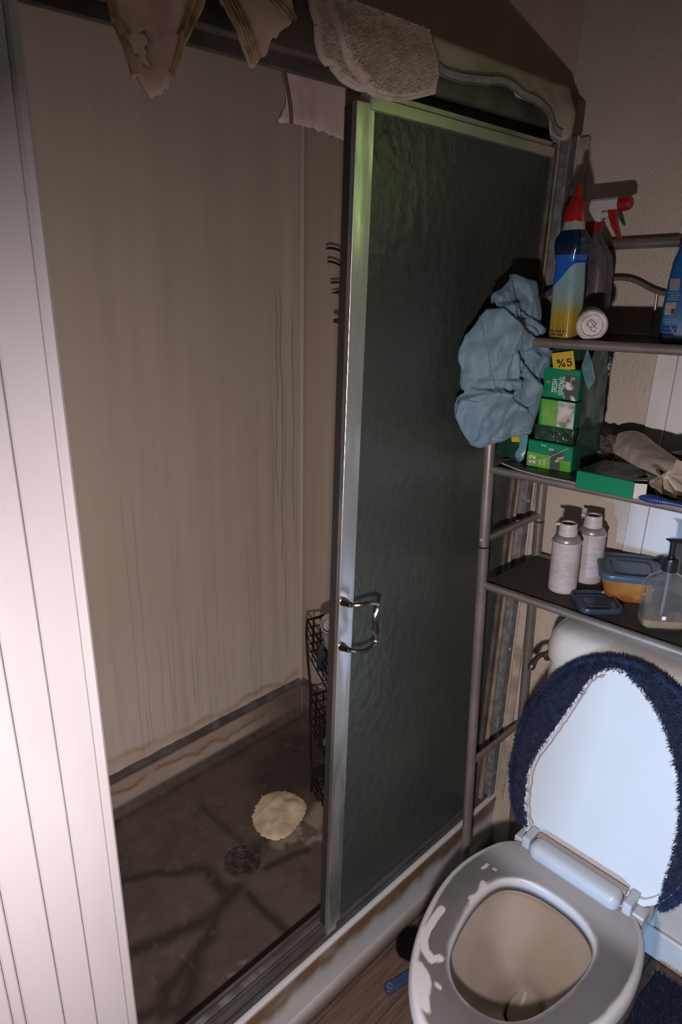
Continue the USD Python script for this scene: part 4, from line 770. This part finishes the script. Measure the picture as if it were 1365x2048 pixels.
part(toilet, 'bowl_interior', loft([Z3(inset(RI, -.004), .3925), Z3(inset(RI, -.010), .375), Z3(inset(RI, -.008), .365), Z3(inset(RI, .002), .34), Z3(scale_about(RI, .82, IC + [.02, 0]), .29), Z3(scale_about(RI, .55, IC + [.05, 0]), .235), Z3(scale_about(RI, .33, IC + [.09, 0]), .20), Z3(scale_about(RI, .25, IC + [.1, 0]), .13)], False, True), m_bowlin, 60, label='stained beige inside of the bowl')
part(toilet, 'water', loft([Z3(scale_about(RI, .27, IC + [.098, 0]), .1695), Z3(scale_about(RI, .27, IC + [.098, 0]), .170)]), mk('toilet_water', (.24, .20, .165), .08))
part(toilet, 'deck', box(1.06, 1.25, CYT - .125, CYT + .125, .30, .3985, .02), m_porc, 50)
TX0, TX1 = 1.243, WX - .014
part(toilet, 'tank', loft([np.column_stack([rrect((TX1 - TX0) / 2 * a, .212 * b, .05), np.full(32, z)]) + [(TX0 + TX1) / 2 + (1 - a) * .08, CYT, 0] for a, b, z in ((.80, .88, .385), (.86, .92, .40), (.95, .97, .60), (.97, .985, .785))]), m_porc, 50)
part(toilet, 'tank_lid', loft([np.column_stack([rrect((TX1 - TX0) / 2 * a, .212 * b, .055 * min(a, 1)), np.full(32, z)]) + [(TX0 + TX1) / 2, CYT, 0] for a, b, z in ((.98, .99, .786), (1.02, 1.015, .789), (1.02, 1.02, .815), (.99, 1.005, .838), (.90, .965, .856), (.72, .89, .866), (.4, .6, .870))]), m_porc, 60)
lv = part(toilet, 'flush_lever', cat(put(lathe([(.001, 0), (.013, 0), (.013, .006), (.008, .010), (.001, .011)], 18), (1.272, CYT + .204, .782), (1, 0, 0), (0, 0, 1), (0, 1, 0)), tube(curve([(1.272, CYT + .214, .782), (1.258, CYT + .220, .780), (1.238, CYT + .222, .770), (1.228, CYT + .222, .757)], 16), [.0055] * 8 + [.006, .0065, .007, .0075, .008, .008, .0075, .006], 10)), mk('lever_metal', (.10, .09, .085), .35, .7), label='tarnished metal flush lever')
# seat ring with grime worn through in places
SZ0, SZ1 = .4045, .430
rows = [Z3(inset(SO, .005), SZ0 - .010), Z3(inset(SO, .001), SZ0 - .006), Z3(SO, SZ0), Z3(inset(SO, .001), SZ1 - .014), Z3(inset(SO, .004), SZ1 - .007), Z3(inset(SO, .008), SZ1 - .003)]
A_, B_ = inset(SO, .013), inset(SI, -.012)
nt = 70
for k in range(nt + 1):
    t = k / nt; rows.append(Z3(A_ * (1 - t) + B_ * t, SZ1 - .0012 - .0035 * (abs(t - .45) * 1.5) ** 2.2))
rows += [Z3(inset(SI, -.007), SZ1 - .004), Z3(inset(SI, -.003), SZ1 - .008), Z3(SI, SZ1 - .015), Z3(inset(SI, -.001), SZ0 - .010)]
sv = np.vstack(rows); nr, npnt = len(rows), len(SO); ff = []
for i in range(nr):
    j = (i + 1) % nr; k = np.arange(npnt); l = (k + 1) % npnt; ff += [np.stack([i * npnt + k, i * npnt + l, j * npnt + l], 1), np.stack([i * npnt + k, j * npnt + l, j * npnt + k], 1)]
ff = np.vstack(ff); tmsh = trimesh.Trimesh(sv, ff, process=False)
if tmsh.volume < 0: ff = ff[:, ::-1]
Q = sv[:, :2]; W3 = np.stack([sv[:, 0], sv[:, 1], sv[:, 0] * 0], 1)
P2 = lambda pts: [tuple(at(a, b, 2, SZ1)[:2]) for a, b in pts]
wob2 = .003 * (np.stack([meshkit.fbm(W3 * 60, 3), meshkit.fbm(W3 * 60 + 31, 3)], 1) - .5)
film = lerp((.092, .084, .083), (.120, .110, .108), meshkit.fbm(W3 * 16, 4))
clean = sm(.0085, .0065, polydist(Q + wob2, P2([(884, 1817), (868, 1837), (857, 1856), (849, 1879), (851, 1899), (864, 1918), (880, 1914)])))
pt = sg.Polygon(P2([(828, 1920), (842, 1925), (858, 1950), (860, 1965), (856, 1990), (856, 2020), (840, 2010), (828, 1975)])); dpt = shapely.distance(shapely.points(Q + wob2 * 2), pt); clean = np.maximum(clean, .95 * sm(.006, .001, dpt))
for ln, wd in (([(966, 1735), (972, 1732), (975, 1728)], .0035), ([(988, 1736), (992, 1738)], .003), ([(945, 1795), (958, 1788), (966, 1775), (968, 1765)], .007), ([(874, 1968), (880, 1974)], .004), ([(955, 1795), (942, 1803)], .004)): clean = np.maximum(clean, .9 * sm(wd * 1.2, wd * .7, polydist(Q + wob2, P2(ln))))
eo = shapely.distance(shapely.points(Q), sg.Polygon(SO).exterior); ei = shapely.distance(shapely.points(Q), sg.Polygon(SI).exterior)
clean = np.maximum(clean, sm(.020, .013, eo + .004 * meshkit.fbm(W3 * 40, 3))); clean = np.maximum(clean, sm(.008, .003, ei * .7 + .003 * meshkit.fbm(W3 * 40, 3))); clean = np.maximum(clean, (sv[:, 2] < SZ1 - .006) * 1.)
clean = np.maximum(clean, .6 * sm(.985, 1.06, sv[:, 0]))
colr = lerp(film, (.46, .435, .44), clean)
part(toilet, 'seat', (sv, ff), m_seat, True, wear=colr, label='toilet seat with grey film worn through in pale patches')
# hinges
LO, LU, LV = np.array([1.136, CYT, .432]), np.array([0, 1.0, 0]), np.array([.205, 0, .979]); LV /= np.linalg.norm(LV); LN = np.array([-LV[2], 0, LV[0]])
hb_ = part(toilet, 'hinge_bar', cat(box(1.074, 1.118, CYT - .098, CYT + .098, .420, .461, .018), box(1.10, 1.135, CYT - .10, CYT + .10, .410, .430, .004)), m_hinge, 50, label='grey hinge bar across the back of the seat')
part(hb_, 'trim_strip', box(1.112, 1.128, CYT - .097, CYT + .097, .445, .4545, .002), mk('strip_tan', (.33, .26, .22), .5))
for s_ in (-1, 1):
    hg = part(toilet, 'hinge', cat(box(1.090, 1.135, CYT + s_ * .110 - .009, CYT + s_ * .110 + .009, .418, .453, .004), box(1.10, 1.135, CYT + s_ * .130 - .012, CYT + s_ * .130 + .012, .402, .432, .004)), m_hinge, 50)
LP_ = lambda u, w, d=0.: LO + u * LU + w * LV + d * LN
half = PchipInterpolator([0, .012, .03, .07, .13, .20, .28, .34, .38, .41, .428, .436], [.128, .142, .156, .174, .187, .187, .169, .143, .114, .079, .042, 0])
wv = np.r_[np.linspace(0, .40, 60), .40 + .036 * np.sin(np.linspace(0, np.pi / 2, 30))[1:]]
lid2 = np.vstack([np.column_stack([half(wv), wv]), np.column_stack([-half(wv)[::-1][1:], wv[::-1][1:]])])
def lid_solid(o2, d0, d1, lip=None):
    L_ = [np.array([LP_(u, w, d) for u, w in o2]) for d in (d0, d1)]; return L_
lp = sg.Polygon(lid2)
def lsheet(poly, d, th, res=.02): return sheet(poly, lambda u, w: np.array([LP_(a, b, d) for a, b in zip(u, w)]), res, th)[0]
part(toilet, 'lid', cat(lsheet(lp, 0, .006), lsheet(lp.difference(lp.buffer(-.012)), .006, .010, .008)), m_lid, 30, label='white underside of the raised lid')
part(toilet, 'lid_stain', put(blob_((0, 0, 0)), LP_(.066, .405, .0032), LU, LV, LN), mk('stain_tan', (.30, .25, .21), .7), label='small tan stain near the top of the lid')

# ------------------------------------------------------------------ furry cover on the lid
def uvl(px, py):
    d = at_plane(px, py, LO + LN * .014, LN) - LO; return (float(d @ LU), float(d @ LV))
inner = [uvl(*p_) for p_ in [(1058, 1655), (1050, 1610), (1053, 1575), (1058, 1540), (1080, 1499), (1102, 1468), (1123, 1439), (1140, 1415), (1157, 1391), (1172, 1368), (1191, 1349), (1210, 1341), (1230, 1339), (1256, 1349), (1286, 1379), (1303, 1402), (1320, 1430), (1341, 1486), (1356, 1546), (1361, 1606), (1358, 1660), (1342, 1730), (1322, 1794)]]
ov = lambda g: sg.Polygon(np.vstack([np.column_stack([half(wv) + g, wv * (1 + g * 2.2)]), np.column_stack([-half(wv)[::-1] - g, wv[::-1] * (1 + g * 2.2)])])).buffer(0)
outer = ov(.012)
cut = sg.Polygon(inner + [(inner[-1][0] + .01, -.05), (inner[0][0] + .0, -.05)]).buffer(0)
low_cut = sg.box(-.3, -.1, .3, .012)
ring = outer.difference(cut).difference(low_cut)
ring = max(ring.geoms, key=lambda g_: g_.area) if ring.geom_type != 'Polygon' else ring
m_fur = mk('fur_navy', (.007, .013, .042), .95, col2=(.026, .040, .095), scale=70, lo=.35, hi=.68, sheen_weight=.08, specular_ior_level=.15)
m_back = mk('cover_backing', (.30, .24, .24), .9)
cov = thing('lid_cover', tuple(LP_(0, 0)), 'navy blue shaggy cover stretched over the raised toilet lid', 'toilet lid cover')
outp = np.array(outer.exterior.coords)
def ringp(u, w):
    e = shapely.distance(shapely.points(np.stack([u, w], 1)), outer.exterior); d = .0135 - .018 * sm(.018, 0, e)
    return np.array([LP_(a, b, c_) for a, b, c_ in zip(u, w, d)])
m, _ = sheet(ring, ringp, .006, .003); part(cov, 'front_band', m, m_fur, True)
m, _ = sheet(outer.difference(low_cut), lambda u, w: np.array([LP_(a, b, -.006 - .008 * float(sm(0., .02, np.array([c_]))[0])) for a, b, c_ in zip(u, w, shapely.distance(shapely.points(np.stack([u, w], 1)), outer.exterior))]), .012, .003); part(cov, 'back_panel', m, m_fur, True)
inn2 = curve(inner, 120); jg = np.random.default_rng(9).normal(0, .0012, 120)
ep = np.array([LP_(a + j, b + j * .5, .0155) for (a, b), j in zip(inn2, jg)])
part(cov, 'hem', tube(ep - LN * .004, .0042, 6), mk('hem_white', (.52, .50, .52), .9), label='whitish hem of the cover')
in3 = curve(inner, 160)[:100]; cl_ = np.array([.02, .21]); in3 = in3 + (cl_ - in3) / np.linalg.norm(cl_ - in3, axis=1, keepdims=True) * .0085; jg = np.random.default_rng(9).normal(0, .0008, (100, 2))
part(cov, 'frayed_edge', tube(np.array([LP_(a + j[0], b + j[1], .0055) for (a, b), j in zip(in3, jg)]), .0016, 5), m_back, label='brownish frayed seam inside the hem')
r6 = np.random.default_rng(6); B = ring.bounds; q = r6.uniform((B[0], B[1]), (B[2], B[3]), (52000, 2)); q = q[shapely.contains_xy(ring, q[:, 0], q[:, 1])]
e = shapely.distance(shapely.points(q), outer.exterior); P = ringp(q[:, 0], q[:, 1]) + LN * .0012
gd = outer.centroid; rad = q - np.array([gd.x, gd.y]); rad /= np.linalg.norm(rad, axis=1, keepdims=True); k = sm(.022, .0, e)
N = LN * (1 - .8 * k)[:, None] + (rad[:, :1] * LU + rad[:, 1:] * LV) * k[:, None]
nb = 14000; tb = r6.uniform(0, 1, nb); eb = np.array([outer.exterior.interpolate(t, normalized=True).coords[0] for t in tb]); eb = eb[eb[:, 1] > .012]; rb = eb - np.array([gd.x, gd.y]); rb /= np.linalg.norm(rb, axis=1, keepdims=True)
Pb = np.array([LP_(a, b, d) for (a, b), d in zip(eb, r6.uniform(-.012, .006, len(eb)))]); Nb = rb[:, :1] * LU + rb[:, 1:] * LV
part(cov, 'pile', tufts(np.vstack([P, Pb]), np.vstack([N, Nb]), .0125, .0013, .5, r6), m_fur, False, kind='stuff')

# ================================================================== floor things
m_brush = mk('brush_bristle', (.006, .006, .008), .95, specular_ior_level=.08); m_bh = mk('brush_blue', (.03, .05, .11), .4)
b0, b1 = at(772, 1978, 2, .013), at(850, 1925, 2, .016)
br = thing('scrub_brush', tuple(at(800, 1950, 2, 0.0)), 'blue-handled scrub brush lying on the floor beside the shower curb', 'brush')
bd_ = b1 - b0; bd_[2] = 0; bl_ = np.linalg.norm(bd_); bd_ /= bl_; bs_ = np.array([-bd_[1], bd_[0], 0])
part(br, 'handle', put(loft([np.column_stack([np.full(32, xx), rrect(hw, .006, .0055)]) for xx, hw in ((0, .008), (.004, .0125), (.02, .013), (.10, .011), (.16, .009))]), b0 - np.array([0, 0, b0[2] - .008]), bd_, bs_, (0, 0, 1)), m_bh)
part(br, 'hang_ring', put(tube(np.stack([.012 + .006 * np.cos(th), .006 * np.sin(th), th * 0 + .007], 1), .0011, 6, True), b0 - np.array([0, 0, b0[2] - .008]), bd_, bs_, (0, 0, 1)), m_alu)
hc = at(806, 1893, 2, .02); r7 = np.random.default_rng(77); P = np.array([hc + [.0, 0, 0]] * 2600) * 1.0; dv = r7.normal(0, 1, (2600, 3)); dv /= np.linalg.norm(dv, axis=1, keepdims=True); P = hc + np.array([.012, -.015, .013]) + dv * [.034, .026, .024]; P[:, 2] = np.clip(P[:, 2], .006, None); P[:, 1] = np.minimum(P[:, 1], CURBY - .022)
part(br, 'bristle_core', blob(hc + np.array([.012, -.018, .014]), (.032, .022, .022), .2, 3, 1, 3), m_brush); part(br, 'bristles', tufts(P, dv, .010, .0011, .3, r7), m_brush, False, kind='stuff')
# navy mat round the toilet foot
mp = [(1.02, .26), (1.12, .255), (1.20, .262), (1.30, .268), (1.385, .262), (1.392, -.1), (1.35, -.16), (.9, -.2), (.72, -.15), (.70, -.02), (.80, .10), (.92, .20)]
mat_ = thing('floor_mat', (1.1, .05, 0), 'dark navy shaggy bath mat on the floor to the right of the toilet', 'bath mat')
mpoly = sg.Polygon(mp).buffer(.02).buffer(-.02)
m, _ = sheet(mpoly, lambda u, w: np.stack([u, w, u * 0 + .0055], 1), .03, .008); m_mat = mk('mat_navy', (.008, .012, .030), .95, col2=(.014, .02, .05), scale=60); part(mat_, 'backing', m, m_mat, False)
q = r7.uniform((.7, -.2), (1.4, .28), (26000, 2)); q = q[shapely.contains_xy(mpoly, q[:, 0], q[:, 1])]; part(mat_, 'pile', tufts(np.column_stack([q, np.full(len(q), .009)]), np.tile([0, 0, 1.], (len(q), 1)), .017, .0018, .45, r7), m_mat, False, kind='stuff')

# ================================================================== things in the shower
m_wire = mk('wire_black', (.016, .013, .012), .45, .3)
e1 = np.array([-.21, -.88, -.42]); e1 /= np.linalg.norm(e1); e3 = np.array([.93, -.22, 0]); e2 = np.array([0, 0, -1.0])
caddy = thing('wire_caddy', (1.2, 1.3, .05), 'black three-tier wire caddy slumped in the shower corner', 'shower caddy')
A1, A2, A3 = at(615, 1240, 0, 1.27), at(621, 1392, 0, 1.225), at(623, 1548, 0, 1.14)
def basket(A, ln, wd, ht, nring, nup):
    bk = None; crn = lambda s, t, d: A + e1 * ln * s + e3 * wd * t + e2 * d
    shape = lambda d, k=1.: np.array([crn(s, t, d) for s, t in [(0, 0), (.25, 0), (.85, 0), (.97, .04), (1, .2), (1, .8), (.97, .96), (.85, 1), (0, 1), (0, .5)]])
    top = part(caddy, 'basket', cat(tube(shape(0), .0042, 8, True), *[tube(shape(ht * (i + 1) / nring), .0023, 7, True) for i in range(nring)]), m_wire)
    ups = []
    for i in range(nup + 1):
        s = i / nup; ups += [tube([crn(s, 0, 0), crn(s, 0, ht), crn(s, 1, ht), crn(s, 1, 0)], .0020, 6)]
    for t in (.25, .5, .75): ups.append(tube([crn(0, t, 0), crn(0, t, ht), crn(1, t, ht), crn(1, t, 0)], .0020, 6))
    part(caddy, 'upright_wires', cat(*ups), m_wire, kind='stuff'); return crn
k1 = basket(A1, .185, .10, .118, 4, 5); k2 = basket(A2, .17, .10, .12, 4, 5); k3 = basket(A3, .15, .09, .07, 3, 4)
for s in (.0, 1.0):
    part(caddy, 'side_wire', tube(curve([k1(0, s, 0), k1(0, s, .115) , k2(0, s, 0), k2(0, s, .10), k3(0, s, 0), k3(0, s, .07)], 50), .0034, 8), m_wire)
m_wpl = mk('bottle_white_grey', (.46, .41, .39), .4, col2=(.38, .33, .31), scale=16)
jc = at(664, 1246, 0, 1.21) - np.array([-.42, -.35, .84]) * .135; jd = np.array([-.42, -.35, .84]); jd /= np.linalg.norm(jd); js = np.cross(jd, [0, 0, 1.0]); js /= np.linalg.norm(js); jt = np.cross(jd, js)
jar = thing('shower_jug', tuple(jc), 'open-mouthed white plastic jug in the top basket of the wire caddy', 'jug')
part(jar, 'body', put(lathe([(.001, 0), (.024, 0), (.028, .004), (.030, .07), (.029, .09), (.030, .112), (.0335, .128), (.034, .134), (.032, .135), (.028, .126), (.026, .108), (.001, .104)], 32), jc, js, jt, jd), m_wpl)
bc = k1(.35, .25, .115); part(None, 'shampoo_bottle', put(loft2([(.012, .018, .008, 0), (.014, .020, .009, .004), (.014, .020, .009, .085), (.009, .010, .006, .098), (.007, .007, .006, .112)]), bc, js, jt, (-.30, -.3, .9)), mk('bottle_teal', (.03, .05, .07), .3), label='small dark teal bottle standing in the top basket of the wire caddy', category='bottle')
sc = k2(.5, .25, .10); part(None, 'soap_tube', put(loft2([(.018, .012, .008, 0), (.020, .013, .009, .004), (.018, .012, .008, .09), (.016, .002, .0015, .115)]), sc, js, jt, (-.45, -.55, .70)), m_wpl, label='white squeeze tube lying in the middle basket of the wire caddy', category='tube')
sc = k2(.66, .5, .09); part(None, 'blue_cap_bottle', put(loft2([(.016, .016, .012, 0), (.017, .017, .012, .004), (.017, .017, .012, .07), (.014, .014, .011, .075)]), sc, js, jt, (-.2, -.2, .96)), mk('bottle_royal', (.03, .07, .20), .35), label='small royal blue bottle in the middle basket of the wire caddy', category='bottle')
sc = k3(.5, .4, .06); part(None, 'sponge', put(chbox(-.045, .045, -.03, .03, 0, .03, .008), sc, e1, e3, (0, 0, 1)), mk('sponge_brown', (.16, .12, .09), .95, col2=(.10, .07, .055), scale=90, bump=.8, bscale=200), label='brown sponge in the lowest basket of the wire caddy', category='sponge')
# hanging caddy on the end wall, only its left edge in view
XH = WX - .03
hcad = thing('hanging_caddy', (XH, 1.38, 1.4), 'dark hanging shower caddy with wire hooks on the end wall, beside the door edge', 'shower caddy')
m_clip = mk('caddy_brown', (.045, .032, .030), .5)
ph = lambda px, py: at(px, py, 0, XH - .012)
part(hcad, 'back_frame', tube(curve([(XH, 1.355, 1.70), (XH, 1.372, 1.66), (XH, 1.372, 1.5), (XH, 1.372, 1.3), (XH, 1.36, 1.26)], 30), .0065, 10), m_clip); part(hcad, 'back_frame', tube([(XH, 1.06, 1.70), (XH, 1.06, 1.26)], .0065, 10), m_clip)
part(hcad, 'top_clip', box(XH - .014, XH + .014, 1.340, 1.392, 1.645, 1.688, .004), m_clip)
for z in (1.67, 1.45, 1.28): part(hcad, 'cross_wire', tube([(XH, 1.37, z), (XH, 1.06, z)], .004, 8), m_wire)
part(hcad, 'shelf_tray', box(XH - .08, XH, 1.07, 1.36, 1.44, 1.452, .004), m_clip)
for (tip, root) in (((654, 497), (692, 507)), ((657, 523), (692, 537))):
    a_, b_ = ph(*tip), ph(*root); mid = (a_ + b_) / 2 + [0, 0, .004]
    part(hcad, 'hook', tube(curve([a_, mid + [-.01, 0, .002], b_ + [0, .008, .0], b_ + [.004, 0, -.018]], 20), .0033, 8), m_wire)
part(hcad, 'hook', tube([ph(663, 565), ph(695, 564)], .0036, 8), m_clip); part(hcad, 'spike', tube([ph(663, 586), ph(692, 583)], [.0012, .0075], 10), m_wire)
for py in (648, 664): part(hcad, 'ball_end', move(trimesh.creation.icosphere(2, .0062), ph(686, py)), m_wire)
part(hcad, 'hook_base', box(XH - .02, XH - .002, 1.365, 1.40, 1.58, 1.645, .006), mk('base_taupe', (.22, .18, .16), .4))
# cream cloth lying on the pan
zc = [zq_ for zq_ in [tuple(at(200 + a / 2.4375, 1350 + b / 2.4375, 2, .075)[:2]) for a, b in [(760, 620), (800, 570), (870, 550), (950, 565), (1000, 600), (1000, 660), (960, 720), (900, 770), (830, 775), (770, 740), (745, 680)]]]
zpoly = sg.Polygon(curve(zc, 60, True)); pe = zpoly.exterior
def ragp(u, w):
    q = np.stack([u, w], 1); e = shapely.distance(shapely.points(q), pe); w3 = np.stack([u, w, u * 0], 1)
    fold = polydist(q, [tuple(at(200 + a / 2.4375, 1350 + b / 2.4375, 2, .075)[:2]) for a, b in ((930, 590), (860, 660), (820, 740))])
    return np.stack([u, w, pan_z(u, w) + .003 + .019 * np.clip(e / .05, 0, 1) ** .7 * (1 - .22 * np.exp(-(fold / .012) ** 2)) + .012 * (meshkit.fbm(w3 * 32, 4) - .5) * sm(0, .02, e)], 1)
m, _ = sheet(zpoly, ragp, .0045, .004, .0016, 3)
part(None, 'cream_cloth', m, mk('cloth_cream', (.70, .55, .37), .9, col2=(.45, .34, .22), scale=16, bump=.4, bscale=200), True, label='damp cream cloth bunched on the shower pan beside the wire caddy', category='cloth')
